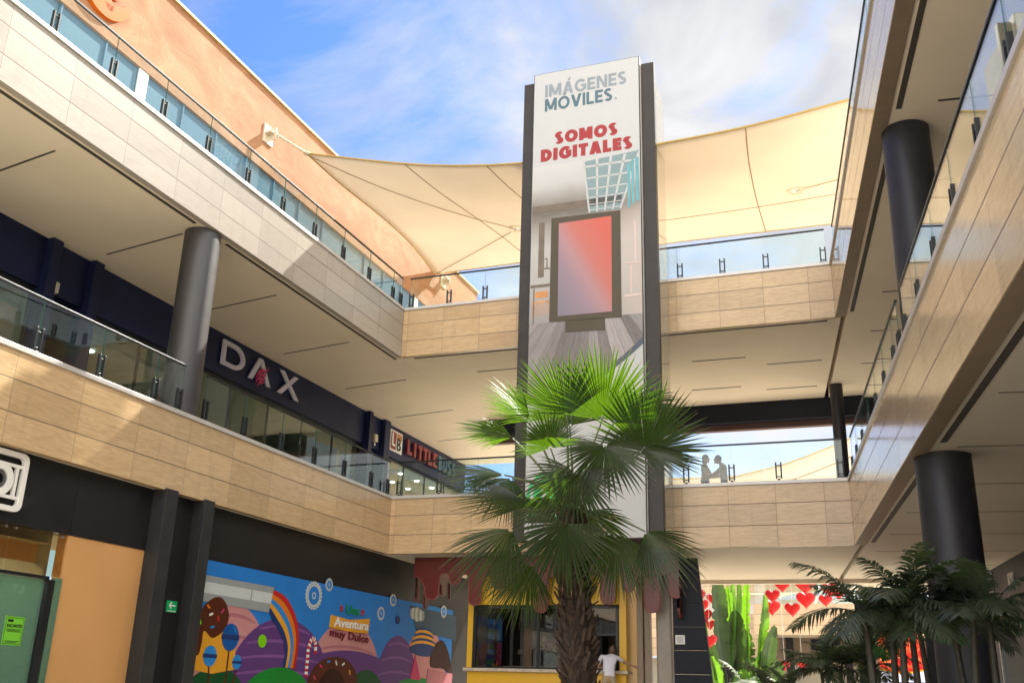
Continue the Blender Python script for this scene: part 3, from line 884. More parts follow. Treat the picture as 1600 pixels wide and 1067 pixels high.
def boards_print():
    b = NB('boards_print')
    tcn = b.n('ShaderNodeTexCoord')
    sp = b.n('ShaderNodeSeparateXYZ', {'Vector': tcn.outputs['Object']})
    dx = b.math('ADD', sp.outputs['X'], -(6.0 - TX)); dz = b.math('ADD', sp.outputs['Z'], -(11.3 - TZ))
    an = b.math('MULTIPLY', b.math('ARCTAN2', dx, b.math('MULTIPLY', dz, -1.0)), 9.0)
    wn = b.n('ShaderNodeTexWhiteNoise', {'W': b.math('FLOOR', an)}, noise_dimensions='1D')
    n1 = b.n('ShaderNodeTexNoise', {'Vector': b.n('ShaderNodeCombineXYZ', {'X': b.math('MULTIPLY', an, 2.0), 'Y': b.math('MULTIPLY', dz, .8), 'Z': 0.0}).outputs[0], 'Scale': 2.0, 'Detail': 7.0, 'Roughness': .7})
    g_ = b.math('MULTIPLY_ADD', wn.outputs['Value'], .45, b.math('MULTIPLY', n1.outputs['Fac'], .55))
    c = b.ramp(g_, [(.2, (.10, .085, .08)), (.5, (.21, .19, .19)), (.8, (.37, .335, .33))])
    j = b.math('LESS_THAN', b.math('FRACT', an), .05)
    c = b.mixc(b.math('MULTIPLY', j, .6), c, (.10, .08, .075))
    b.bsdf(Base_Color=c, Roughness=.4)
    MATS['boards_print'] = b.m
boards_print()
def T(x0, x1, y0, y1, z0, z1):                       # frame C numbers to tower coordinates
    return box(x0 - TX, x1 - TX, y0 - TY, y1 - TY, z0 - TZ, z1 - TZ)
T(4.55, 7.15, -1.15, -.06, 4.05, 16.6).build('core', 'tower_trim_side', TW)
T(4.04, 4.42, -1.32, -1.12, 4.05, 17.02).build('side_trim', 'tower_trim', TW, bevel=.01)
T(7.44, 7.79, -1.32, -1.12, 4.05, 17.02).build('side_trim', 'tower_trim', TW, bevel=.01)
T(7.405, 7.435, -1.40, -1.12, 4.05, 16.95).build('edge_strip', 'cap_metal', TW)
for z in (7.6, 11.2, 14.6):
    T(4.05, 7.77, -1.115, -1.09, z, z + .05).build('cross_rail', 'tower_trim', TW)
gl = MB().box(7.765 - TX, 7.78 - TX, -1.10 - TY, -.05 - TY, .05, 12.5); gl.build('side_glass', 'tower_glass', TW)
gl = MB().box(4.05 - TX, 4.065 - TX, -1.10 - TY, -.05 - TY, .05, 12.5); gl.build('side_glass', 'tower_glass', TW)
PX0, PX1, PZ0, PZ1 = 4.40, 7.40, 4.06, 17.17
T(PX0 - .02, PX1 + .02, -1.455, -1.16, PZ0 - .02, PZ1 + .02).build('panel_frame', 'tower_trim_side', TW)
panel = T(PX0, PX1, -1.470, -1.456, PZ0, PZ1).build('advert_panel', 'print_white', TW)
def art(polys, name, mat, layer=1, parent=None):
    mb = MB()
    for p in polys:
        mb.slab([(x - TX, z - TZ) for x, z in p], -1.470 - .003 * layer - TY, -1.4705 - .003 * (layer - 1) - TY)
    return mb.build(name, mat, panel)
def rect(x0, x1, z0, z1): return [(x0, z0), (x1, z0), (x1, z1), (x0, z1)]
def arc_z(x):                                        # lower edge of the printed room: a rising curve
    t = (x - PX0) / (PX1 - PX0)
    return 7.50 + 1.5 * t ** 1.9
lo = [(PX0 + (PX1 - PX0) * k / 24, arc_z(PX0 + (PX1 - PX0) * k / 24)) for k in range(25)]
art([rect(PX0 + .01, PX1 - .01, 9.62, 14.2)], 'printed_room', 'room_print', 1)
art([lo + [(PX1, 9.62), (PX0, 9.62)]], 'printed_floor', 'boards_print', 1)
art([[lo[k], (lo[k][0], lo[k][1] - .03 - .16 * k / 24), (lo[k + 1][0], lo[k + 1][1] - .03 - .16 * (k + 1) / 24), lo[k + 1]][::-1] for k in range(24)], 'printed_curve', 'print_navy', 2)
art([[(5.85, 14.15), (6.02, 12.62), (6.86, 12.60), (7.38, 14.25)]], 'printed_skylight', 'print_teal', 2)
bars = []
for k in range(5):
    t = k / 4
    xa, xb = 5.85 + 1.53 * t, 6.02 + .84 * t
    bars.append([(xa - .035, 14.2), (xb - .022, 12.6), (xb + .022, 12.6), (xa + .035, 14.2)])
for z in (12.66, 12.82, 13.02, 13.28, 13.6, 13.95):
    t = (z - 12.6) / 1.6
    bars.append(rect(6.02 - .17 * t, 6.86 + .5 * t, z, z + .02 + .045 * t))
art(bars, 'printed_grid', 'print_white', 3)
art([rect(7.06, 7.13, 12.6, 13.9), rect(7.17, 7.24, 12.7, 14.0), rect(7.28, 7.37, 12.75, 14.05)], 'printed_window', 'print_aqua', 4)
art([rect(4.42, 6.9, 12.78, 13.0)], 'printed_lintel', 'print_brown', 2)
art([[(4.95, 9.62), (6.87, 9.56), (6.86, 12.55), (4.97, 12.58)], [(5.39, 9.30), (6.44, 9.26), (6.44, 9.60), (5.39, 9.62)]], 'printed_totem', 'print_dark', 4)
art([[(5.18, 9.76), (6.62, 9.74), (6.62, 12.42), (5.18, 12.40)]], 'printed_screen', 'led_print', 5)
art([rect(4.62, 4.78, 10.9, 12.5), rect(4.42, 4.95, 10.62, 10.70), rect(4.5, 4.53, 9.6, 10.6)], 'printed_counter', 'print_brown', 3)
st = []
for k in range(4):
    x = 4.47 + .125 * k
    st += [rect(x, x + .085, 10.16, 10.24), rect(x + .005, x + .02, 9.82, 10.16), rect(x + .065, x + .08, 9.82, 10.16)]
st += [rect(4.55, 4.9, 10.32, 10.5)]
art(st, 'printed_stools', 'print_orange', 3)
art([rect(4.80, 4.86, 11.4, 11.44), rect(4.85, 4.88, 11.15, 11.42), rect(4.78, 4.95, 11.12, 11.16)], 'printed_lamp', 'print_brown', 3)
art([rect(6.95, 7.37, 10.1, 10.16), rect(6.95, 7.37, 11.0, 11.04), rect(7.1, 7.14, 10.2, 11.0), rect(7.22, 7.26, 11.05, 12.2)], 'printed_wall_lines', 'print_pink', 3)
def strokes(ch, t):
    """bold sans capitals as convex strips: (width, list of polygons) for a letter of height 1, stroke t"""
    def band(c, closed=False):
        o = []
        m_ = len(c)
        nr = []
        for k in range(m_):
            a = c[(k - 1) % m_] if closed or k else c[k]; b_ = c[(k + 1) % m_] if closed or k < m_ - 1 else c[k]
            dx, dz = b_[0] - a[0], b_[1] - a[1]; l_ = math.hypot(dx, dz) or 1
            nr.append((-dz / l_ * t / 2, dx / l_ * t / 2))
        for k in range(m_ if closed else m_ - 1):
            q = (k + 1) % m_
            o.append([(c[k][0] - nr[k][0], c[k][1] - nr[k][1]), (c[q][0] - nr[q][0], c[q][1] - nr[q][1]), (c[q][0] + nr[q][0], c[q][1] + nr[q][1]), (c[k][0] + nr[k][0], c[k][1] + nr[k][1])])
        return o
    def R_(x0, x1, z0, z1): return [(x0, z0), (x1, z0), (x1, z1), (x0, z1)]
    def arc(cx, cz, rx, rz, a0, a1, n=16): return [(cx + rx * math.cos(R(a0 + (a1 - a0) * k / n)), cz + rz * math.sin(R(a0 + (a1 - a0) * k / n))) for k in range(n + 1)]
    h2 = t / 2; d = t * 1.12
    if ch == 'I': return t, [R_(0, t, 0, 1)]
    if ch == 'L': return .56, [R_(0, t, 0, 1), R_(t, .56, 0, t)]
    if ch == 'T': return .64, [R_(0, .64, 1 - t, 1), R_(.32 - h2, .32 + h2, 0, 1 - t)]
    if ch == 'E': return .58, [R_(0, t, 0, 1), R_(t, .58, 0, t), R_(t, .58, 1 - t, 1), R_(t, .53, .5 - h2, .5 + h2)]
    if ch == 'F': return .56, [R_(0, t, 0, 1), R_(t, .56, 1 - t, 1), R_(t, .52, .48 - h2, .48 + h2)]
    if ch == 'N': return .76, [R_(0, t, 0, 1), R_(.76 - t, .76, 0, 1), [(t * .2, 1), (.76 - t * 1.2, 0), (.76 - t * .2, 0), (t * 1.2, 1)]]
    if ch == 'M': return .92, [R_(0, t, 0, 1), R_(.92 - t, .92, 0, 1), [(t * .1, 1), (.46 - d * .55, .12), (.46 + d * .45, .12), (t * 1.15, 1)], [(.92 - t * 1.15, 1), (.46 - d * .45, .12), (.46 + d * .55, .12), (.92 - t * .1, 1)]]
    if ch == 'V': return .80, [[(0, 1), (.40 - d * .5, 0), (.40 + d * .5, 0), (d, 1)], [(.80 - d, 1), (.40 - d * .5, 0), (.40 + d * .5, 0), (.80, 1)]]
    if ch in 'AÁ':
        o = [[(0, 0), (d, 0), (.40 + d * .5, 1), (.40 - d * .5, 1)], [(.80 - d, 0), (.80, 0), (.40 + d * .5, 1), (.40 - d * .5, 1)], R_(.17, .63, .20, .20 + t * .85)]
        if ch == 'Á': o.append([(.36, 1.07), (.50, 1.07), (.62, 1.28), (.44, 1.28)])
        return .80, o
    if ch in 'OÓ':
        o = band(arc(.45, .5, .45 - h2, .5 - h2 + .01, 0, 360 - 360 / 28, 27), True)
        if ch == 'Ó': o.append([(.41, 1.07), (.55, 1.07), (.67, 1.28), (.49, 1.28)])
        return .90, o
    if ch == 'G': return .84, band(arc(.44, .5, .44 - h2, .5 - h2 + .01, 42, 332, 24)) + [R_(.46, .84, .40, .40 + t * .9), R_(.84 - t, .84, .14, .40)]
    if ch == 'D': return .76, [R_(0, t, 0, 1)] + band([(t * .6, 1 - h2)] + arc(.30, .5, .46 - h2, .5 - h2, 90, -90, 18) + [(t * .6, h2)])
    if ch == 'S': return .60, band(arc(.30, .73, .30 - h2, .27 - h2, 32, 262, 16) + arc(.30, .265, .30 - h2, .275 - h2, 88, -148, 16))
    if ch == 'U': return .72, band([(h2, 1)] + arc(.36, .34, .36 - h2, .34 - h2, 180, 360, 16) + [(.72 - h2, 1)])
    if ch == 'B': return .64, [R_(0, t, 0, 1)] + band([(t * .6, 1 - h2)] + arc(.34, .75, .25 - h2, .25 - h2, 90, -90, 10) + [(t * .6, .5)]) + band([(t * .6, .5)] + arc(.36, .26, .28 - h2, .26 - h2, 90, -90, 10) + [(t * .6, h2)])
    return .3, []
def stroke_text(mb, txt, mapf, w_, h_, t=.2, gap=.13, depth=.004):
    x = 0; items = []
    for ch in txt:
        wd, po = strokes(ch, t); items.append((x, po)); x += wd + gap
    sx = w_ / (x - gap); k = 0
    for x0, po in items:
        for p in po:
            k += 1; dd = depth + .00025 * (k % 7)
            q = [(mapf((x0 + a) * sx, b_ * h_, dd)) for a, b_ in p] + [(mapf((x0 + a) * sx, b_ * h_, 0)) for a, b_ in p]
            n_ = len(p)
            mb.add(q, [tuple(range(n_)), tuple(range(2 * n_ - 1, n_ - 1, -1))] + [(j, n_ + j, n_ + (j + 1) % n_, (j + 1) % n_) for j in range(n_)])
def tower_text(txt, x, z, w, h, mat, t):
    mb = MB()
    if t == 0: text_on(mb, txt, lambda u, v, q: (x + u - TX, -1.4705 - q - TY, z + v - TZ), w, h, .004, .004)
    else: stroke_text(mb, txt, lambda u, v, q: (x + u - TX, -1.4705 - q - TY, z + v - TZ), w, h, t, .09)
    return mb.build('lettering', mat, panel)
tower_text('IMÁGENES', 4.72, 16.38, 2.34, .40, 'txt_grey', .2)
tower_text('MÓVILES', 4.72, 15.92, 1.94, .40, 'txt_teal', .2)
tower_text('®', 6.72, 15.93, .075, .075, 'print_teal', 0)
tower_text('SOMOS', 5.03, 14.83, 1.77, .38, 'txt_red', .30)
tower_text('DIGITALES', 4.63, 14.34, 2.57, .38, 'txt_red', .30)
def disc(cx, cz, r, k=28, sx=1.0): return [(cx + r * sx * math.cos(2 * PI * j / k), cz + r * math.sin(2 * PI * j / k)) for j in range(k)]
art([disc(5.04, 5.12, .60), [(4.50, 4.46), (4.95, 4.62), (4.62, 4.95)]], 'chat_emblem', 'chat_green', 1)
mb = MB(); mb.ring((5.04 - TX, 5.12 - TZ), .44, .51, -1.480 - TY, -1.4735 - TY)
hs = []
for k in range(13):
    a = R(165 + 120 * k / 12)
    hs.append((5.12 + .30 * math.cos(a), 5.22 + .30 * math.sin(a)))
hs2 = [(5.12 + .19 * math.cos(R(165 + 120 * k / 12)), 5.22 + .19 * math.sin(R(165 + 120 * k / 12))) for k in range(13)][::-1]
for k in range(12):
    mb.slab([(hs[k][0] - TX, hs[k][1] - TZ), (hs[k + 1][0] - TX, hs[k + 1][1] - TZ), (hs2[11 - k][0] - TX, hs2[11 - k][1] - TZ), (hs2[12 - k][0] - TX, hs2[12 - k][1] - TZ)], -1.480 - TY, -1.4735 - TY)
mb.build('chat_handset', 'print_white', panel)

# ================================================================ SHOP SIGNS ON THE LEFT WING
plain('sign_lilac', (.52, .50, .60), 0.35, var=.04)
plain('sign_magenta', (.42, .02, .11), 0.35, var=.05)
plain('sign_red', (.20, .028, .032), 0.45, var=.08)
plain('sign_blue', (.045, .11, .17), 0.45, var=.08)
plain('sign_white', (.72, .72, .70), 0.4, var=.03)
DX = thing('shop_sign', 'raised lilac DAX shop letters with a magenta flame on the dark band', 'shop sign', FA, (3.16, -3.85, 8.72))
def dmap(x, z): return (3.16 - x, z)                 # x to the right as read, measured from the left end
def dslab(mb, pts, y0=.04, y1=.10): mb.slab([(-x, z) for x, z in pts], y0, y1)
h = .70
mb = MB()                                            # D
k = 18
oD = [(.0 + .0, 0), (.0, h)] ; outer, inner = [], []
for j in range(k + 1):
    a = R(90 - 180 * j / k)
    outer.append((.52 + .52 * math.cos(a), h / 2 + h / 2 * math.sin(a))); inner.append((.50 + .38 * math.cos(a), h / 2 + (h / 2 - .12) * math.sin(a)))
dslab(mb, [(0, 0), (.15, 0), (.15, h), (0, h)])
dslab(mb, [(.15, h), (.15, h - .12), (.50, h - .12), (.52, h)]); dslab(mb, [(.15, 0), (.52, 0), (.50, .12), (.15, .12)])
for j in range(k): dslab(mb, [outer[j], outer[j + 1], inner[j + 1], inner[j]])
mb.build('letter', 'sign_lilac', DX)
mb = MB(); dslab(mb, [(1.28, 0), (1.46, 0), (1.88, h), (1.70, h)]); dslab(mb, [(1.70, h), (1.88, h), (2.36, 0), (2.18, 0)]); mb.build('letter', 'sign_lilac', DX)
mb = MB(); dslab(mb, [(2.74, 0), (2.96, 0), (3.78, h), (3.57, h)]); dslab(mb, [(2.80, h), (3.01, h), (3.90, 0), (3.68, 0)], .041, .1008); mb.build('letter', 'sign_lilac', DX)
mb = MB()
for j, (a, b_, c, d) in enumerate(((1.62, .18, 2.18, .56), (1.58, .06, 2.1, .42), (1.60, -.06, 2.04, .28), (1.68, -.14, 2.02, .16))):
    P = [(a + (c - a) * t, b_ + (d - b_) * t + .07 * math.sin(t * 2 * PI)) for t in [q / 10 for q in range(11)]]
    for q in range(10):
        wd0 = .05 * math.sin(PI * (q / 10 * .9 + .1)); wd1 = .05 * math.sin(PI * ((q + 1) / 10 * .9 + .1) if q < 9 else .02)
        dslab(mb, [(P[q][0], P[q][1] - wd0), (P[q + 1][0], P[q + 1][1] - wd1), (P[q + 1][0], P[q + 1][1] + wd1), (P[q][0], P[q][1] + wd0)], .105 + .001 * j, .125 + .002 * j)
mb.build('flame', 'sign_magenta', DX)
LS = thing('shop_sign', 'red and blue LITTLE BUSS shop letters beside a square LB badge', 'shop sign', FA, (-6.95, -3.85, 8.68))
def smap(u, v, t): return (-u, t, v)
lb = MB(); lb.box(-.95, 0, .01, .05, 0, .76); lbo = lb.build('badge', 'sign_white', LS)
lb = MB(); lb.box(-.45, -.05, .051, .058, .06, .70); lb.build('badge_field', 'sign_red', lbo)
lb = MB(); lb.box(-.90, -.50, .051, .058, .48, .70); lb.build('badge_field', 'print_orange', lbo)
mb = MB(); text_on(mb, 'L', lambda u, v, t: (-.12 - u, .058 + t, .18 + v), .26, .48, .01, .02); mb.build('letter', 'sign_white', lbo)
mb = MB(); text_on(mb, 'B', lambda u, v, t: (-.52 - u, .052 + t, .08 + v), .32, .46, .01, .02); mb.build('letter', 'charcoal', lbo)
def tall(txt, x, w, mat):
    adv = w / len(txt)
    for i, ch in enumerate(txt):
        mb = MB()
        wd = adv * (.35 if ch == 'I' else .86)
        stroke_text(mb, ch, lambda u, v, t: (-(x + i * adv + (adv - wd) / 2) - u, .04 + t, .12 + v), wd, .56, .24, .1, .08)
        mb.build('letter', mat, LS)
tall('LITTLE', 1.25, 2.75, 'sign_red')
tall('BUSS', 4.05, 1.75, 'sign_blue')
# square camera-like emblem on the ground-floor band, cut by the picture's left edge
CS = thing('shop_sign', 'white rounded-square sign with a ring emblem on the dark band at the left edge', 'shop sign', FA, (12.80, -.25, 3.5))
mb = MB()
def rr(w_, h_, r_, k=6):
    o = []
    for cx, cz, a0 in ((w_ - r_, h_ - r_, 0), (-w_ + r_, h_ - r_, 90), (-w_ + r_, -h_ + r_, 180), (w_ - r_, -h_ + r_, 270)):
        o += [(cx + r_ * math.cos(R(a0 + 90 * j / k)), cz + r_ * math.sin(R(a0 + 90 * j / k))) for j in range(k + 1)]
    return o
A_, B_ = rr(.50, .46, .13), rr(.42, .38, .08)
for j in range(len(A_)):
    q = (j + 1) % len(A_)
    mb.slab([A_[j], A_[q], B_[q], B_[j]], .03, .11)
mb.build('outline', 'sign_white', CS)
mb = MB(); mb.box(-.42, .42, .04, .09, .22, .27); mb.box(-.42, .42, .04, .09, -.27, -.22); mb.box(-.34, -.29, .041, .091, -.22, .22); mb.box(.29, .34, .041, .091, -.22, .22); mb.build('crossbar', 'sign_white', CS)
mb = MB(); mb.ring((0, 0), .15, .26, .045, .10, 36); mb.build('ring', 'sign_white', CS)
mb = MB(); mb.ring((0, 0), .08, .15, .05, .08, 36); mb.build('lens', 'steel', CS)

# exit signs and lamps
emit('exit_green', (.0, .55, .20), 1.0)
plain('exit_face', (.0, .36, .12), 0.4, var=.03)
def exit_sign(label, at, mat, w_=.30, h_=.21):
    t = thing('exit_sign', label, 'exit sign', FA, at)
    box(-w_ / 2, w_ / 2, .0, .02, 0, h_).build('plate', mat, t, bevel=.004)
    m = MB()
    m.slab([(.09, h_ * .58 - .055), (.09, h_ * .58 - .03), (0.0, h_ * .58 + .075), (-.0, h_ * .58 + .03)], .021, .026) if False else None
    c = h_ * .6
    sgn = 1 if mat == 'exit_face' else -1           # +x points to the viewer's left
    def P(x, z): return (sgn * x * w_ / .30, c + z * h_ / .21)
    m.slab([P(-.09, -.012), P(.07, -.012), P(.07, .012), P(-.09, .012)], .021, .027)
    m.slab([P(.095, 0), P(.03, .065), P(.012, .05), P(.065, 0)], .0212, .0272)
    m.slab([P(.095, 0), P(.065, 0), P(.012, -.05), P(.03, -.065)], .0212, .0272)
    m.box(-w_ * .4, w_ * .4, .021, .026, .018, .03)
    m.build('arrow', 'white_paint', t)
    return t
exit_sign('green exit sign with a white arrow on the dark pier beside the mural', (8.29, -.22, 1.84), 'exit_face')
exit_sign('glowing green exit arrow in the dark passage behind the near left railing', (8.72, -4.6, 7.62), 'exit_green', .36, .26)
exit_sign('small green exit sign by the passage left of the LITTLE BUSS shop', (-5.75, -4.05, 7.85), 'exit_green', .26, .22)
for at, lab in (((9.12, -3.85, 8.45), 'cream wall lamp on the navy band above the near left railing'), ((-5.78, -3.85, 8.68), 'white box lamp on the navy pier left of the LITTLE BUSS shop')):
    t = thing('wall_lamp', lab, 'wall lamp', FA, at, 'box lamps on the navy band')
    box(-.12, .12, 0, .13, 0, .26).build('lamp_body', 'cream_wall', t, bevel=.03)
    box(-.05, .05, 0, .07, -.14, -.03).build('lamp_bracket', 'steel', t, bevel=.01)
# vacancy poster on the shop glass
plain('poster_green', (.16, .52, .03), 0.5, var=.05)
VP = thing('poster', 'lime green VACANTES notice stuck on the shop door glass', 'poster', FA, (11.86, -.30, 1.07))
pp = box(-.19, .19, .0, .004, 0, .43).build('sheet', 'poster_green', VP)
mb = MB(); mb.box(-.17, .17, .005, .006, .405, .412); mb.box(-.17, .17, .005, .006, .02, .027); mb.box(-.175, -.168, .005, .006, .02, .412); mb.box(.168, .175, .005, .006, .02, .412)
mb.box(.03, .14, .005, .006, .345, .385)
for z, a, b_ in ((.232, -.15, .15), (.215, -.13, .14), (.198, -.15, .12), (.055, -.14, .14), (.04, -.10, .12)): mb.box(a, b_, .005, .006, z, z + .008)
mb.build('print', 'charcoal', pp)
mb = MB(); text_on(mb, 'VACANTES', lambda u, v, t: (.15 - u, .0045 + t, .265 + v), .30, .05, .002, .02); mb.build('lettering', 'charcoal', pp)

# ================================================================ CANDY MURAL (frame A)
MUR = thing('candy_mural', 'bright painted candy land mural on the dark wall under the left gallery', 'mural', FA, (7.67, -.22, 0))
MX, MY = 7.67, -.22
for nme, c in dict(m_sky=(.03, .21, .58), m_sky_pale=(.10, .32, .66), m_pink=(.52, .26, .27), m_pink_dark=(.40, .17, .20), m_violet=(.13, .055, .21), m_violet_light=(.22, .10, .30), m_green_dark=(.012, .085, .03), m_green=(.015, .24, .04), m_choc=(.10, .028, .014), m_choc_dark=(.045, .014, .01), m_lolly=(.012, .10, .34), m_lolly_light=(.03, .24, .60), m_yellow=(.66, .34, .035), m_grey=(.30, .33, .34), m_grey_light=(.52, .56, .57), m_red=(.46, .03, .03), m_orange=(.62, .20, .02), m_navyb=(.02, .05, .17), m_white=(.72, .72, .70), m_lime=(.22, .58, .01), m_wine=(.17, .014, .03), m_leaf=(.01, .26, .05), m_magenta=(.50, .05, .15), m_slate=(.06, .10, .15)).items():
    plain(nme, tuple(x ** 1.12 for x in c), 0.55, var=.07, scale=2.0, spec=.12)
def mp_(px, py):
    v = hit(FA, px, py, MY); return (v.x - MX, v.z)
def mur(name, mat, polys, layer, parent=None, local=False):
    mb = MB()
    mats = mat if isinstance(mat, list) else [mat]
    for i, p in enumerate(polys):
        if isinstance(mat, list): mb.mi = i % len(mats)
        q = p if local else [mp_(*a) for a in p]
        ln = layer + .02 * i
        mb.slab(q, .0, .003 * ln)
    return mb.build(name, mats, parent or MUR)
def circ(px, py, r, k=28, sx=1.0, sz=1.0, a0=0, a1=360):
    x, z = mp_(px, py)
    return [(x + r * sx * math.cos(R(a0 + (a1 - a0) * j / k)), z + r * sz * math.sin(R(a0 + (a1 - a0) * j / k))) for j in range(k)]
mbp = box(-12.75, 0, -.03, .0, 0.0, 2.935)
mbp.build('backboard', 'm_sky', MUR)
def hump(x0, x1, top, z0=0.0, k=30, p=2.0):
    c, h_ = (x0 + x1) / 2, (x1 - x0) / 2
    return [(c + h_ * math.cos(PI * j / k), z0 + (top - z0) * math.sin(PI * j / k) ** (1 / p * 1.6)) for j in range(k + 1)]
def lx(px, py=1000): return mp_(px, py)[0]
def lz(px, py): return mp_(px, py)[1]
# hills (local coordinates measured from the photograph)
H_P1 = hump(lx(295), lx(425), lz(380, 945), .0)
H_V1 = hump(lx(355), lx(520), lz(440, 965), .0)
H_P2 = hump(lx(480), lx(600), lz(540, 968), .0)
H_V2 = hump(lx(588), lx(655), lz(620, 992), .0)
H_P3 = hump(lx(628), lx(700), lz(665, 978), .0)
H_V0 = hump(lx(440), lx(640), lz(540, 1015), .0)
mur('pink_hill', 'm_pink', [H_P1, H_P2, H_P3], 1, local=True)
mur('violet_hill', 'm_violet', [H_V1, H_V0, H_V2], 2, local=True)
def stripes(H, f, n):
    xs = [p[0] for p in H]; x0, x1 = min(xs), max(xs); top = max(p[1] for p in H)
    out = []
    for k in range(n):
        t = (k + .5) / n
        a, b_ = [], []
        for j in range(21):
            u = -1 + 2 * j / 20
            xx = (x0 + x1) / 2 + u * (x1 - x0) / 2 * math.sqrt(max(0, 1 - (t * .95) ** 2)) * .97
            zz = top * (t * .95) - .10 * top * (1 - u * u) * -0.6
            zz = min(zz, top * .99 * max(.0, (1 - ((xx - (x0 + x1) / 2) / ((x1 - x0) / 2)) ** 2)) ** .5)
            a.append((xx, zz)); b_.append((xx, max(0, zz - top * .035 * (1 - .5 * u * u))))
        out.append(a + b_[::-1])
    return out
mur('pink_stripe', 'm_pink_dark', stripes(H_P1, 0, 5) + stripes(H_P2, 0, 5), 1.5, local=True)
mur('violet_stripe', 'm_violet_light', stripes(H_V1, 0, 6), 3, local=True); mur('violet_stripe', 'm_violet_light', stripes(H_V2, 0, 5), 3, local=True)
for h_, m_, l_ in ((hump(lx(280), lx(402), lz(340, 1042), -.4), 'm_green_dark', 4), (hump(lx(540), lx(610), lz(575, 1046), -.4), 'm_green_dark', 4), (hump(lx(370), lx(505), lz(440, 1042), -.5), 'm_green', 5), (hump(lx(590), lx(712), lz(650, 1058), -.5), 'm_green', 5)):
    mur('green_hill', m_, [h_], l_, local=True)
# pipe and rainbow
mur('pipe', ['m_grey', 'm_grey_light', 'm_grey'], [[(322, 898), (428, 917), (423, 957), (314, 938)], [(321, 908), (427, 927), (425, 943), (318, 925)], [(394, 912), (396, 912), (390, 952), (388, 951)]], 4)
rb = []
for i, (m_, r) in enumerate((('m_red', 0), ('m_orange', 1), ('m_lolly_light', 2), ('m_yellow', 3), ('m_navyb', 4))):
    P = []
    ctr = [(427 - i * 1.5, 921 + i * 6.8), (446 - i * 4.0, 933 + i * 7.4), (461 - i * 4.5, 962 + i * 6), (466 - i * 4.3, 1000 + i * 3), (460 - i * 3.8, 1044 - i * .5)]
    ctr2 = [(427 - (i + 1) * 1.5, 921 + (i + 1) * 6.8), (446 - (i + 1) * 4.0, 933 + (i + 1) * 7.4), (461 - (i + 1) * 4.5, 962 + (i + 1) * 6), (466 - (i + 1) * 4.3, 1000 + (i + 1) * 3), (460 - (i + 1) * 3.8, 1044 - (i + 1) * .5)]
    def sm(c):
        o = []
        for q in range(4):
            for t in range(6):
                tt = t / 6
                p0 = c[max(0, q - 1)]; p1 = c[q]; p2 = c[q + 1]; p3 = c[min(4, q + 2)]
                o.append(tuple(.5 * ((2 * p1[d]) + (-p0[d] + p2[d]) * tt + (2 * p0[d] - 5 * p1[d] + 4 * p2[d] - p3[d]) * tt ** 2 + (-p0[d] + 3 * p1[d] - 3 * p2[d] + p3[d]) * tt ** 3) for d in (0, 1)))
        return o + [c[4]]
    a, b_ = sm(ctr), sm(ctr2)
    mur('rainbow_band', m_, [[a[k], a[k + 1], b_[k + 1], b_[k]] for k in range(len(a) - 1)], 6)
# ice cream, lollipops, candy cane, doughnut
mur('waffle', 'm_yellow', [[(296, 1045), (322, 955), (345, 965), (366, 1010), (368, 1045), (330, 1052)]], 4.5)
def blob(pts):
    o = []; n_ = len(pts)
    for q in range(n_):
        p0, p1, p2, p3 = pts[q - 1], pts[q], pts[(q + 1) % n_], pts[(q + 2) % n_]
        for t in range(5):
            tt = t / 5
            o.append(tuple(.5 * ((2 * p1[d]) + (-p0[d] + p2[d]) * tt + (2 * p0[d] - 5 * p1[d] + 4 * p2[d] - p3[d]) * tt ** 2 + (-p0[d] + 3 * p1[d] - 3 * p2[d] + p3[d]) * tt ** 3) for d in (0, 1)))
    return o
mur('chocolate_dip', 'm_choc', [blob([(338, 932), (350, 938), (357, 960), (352, 980), (343, 990), (330, 996), (318, 985), (314, 1005), (309, 1022), (302, 1020), (301, 1000), (309, 965), (322, 942)])], 5)
def spr(px, py, ang, m_):
    x, z = mp_(px, py); c, s_ = math.cos(ang), math.sin(ang)
    return [(x + a * c - b_ * s_, z + a * s_ + b_ * c) for a, b_ in ((-.06, -.022), (.06, -.022), (.06, .022), (-.06, .022))]
for m_, q_ in zip(['m_orange', 'm_white', 'm_lime', 'm_red', 'm_lolly_light', 'm_magenta'], [spr(325, 947, .5, 0), spr(329, 959, -.3, 0), spr(312, 970, 1.1, 0), spr(340, 966, 1.3, 0), spr(331, 979, -.2, 0), spr(347, 954, -.8, 0)]):
    mur('sprinkle', m_, [q_], 6, local=True)
for px, py, r in ((359, 995, .27), (327, 1024, .20), (369, 1034, .145)):
    lp = mur('lollipop', 'm_lolly' if r > .25 else 'm_lolly_light', [circ(px, py, r, sx=1.05)], 7, local=True)
    x, z = mp_(px, py)
    mur('lollipop_band', 'm_navyb', [[(x - r * 1.12, z - r * .18), (x + r * 1.12, z - r * .18), (x + r * 1.12, z + r * .18), (x - r * 1.12, z + r * .18)]], 8, parent=lp, local=True)
    mur('lollipop_shine', 'm_lolly_light' if r > .25 else 'm_sky_pale', [[(x - r * .75 * math.cos(a), z + r * .82 * math.sin(a)) for a in [R(25 + 50 * j / 8) for j in range(9)]] + [(x - r * .66 * math.cos(a), z + r * .70 * math.sin(a)) for a in [R(75 - 50 * j / 8) for j in range(9)]]], 8.5, parent=lp, local=True)
    mur('lollipop_stick', 'm_choc', [[(x - .022, z - r), (x + .022, z - r), (x + .022 + (-.1 if px < 340 else .12 if px > 365 else 0), 0.3), (x - .022 + (-.1 if px < 340 else .12 if px > 365 else 0), 0.3)]], 6.5, parent=lp, local=True)
cane = []
cx, cz = mp_(487, 1014)
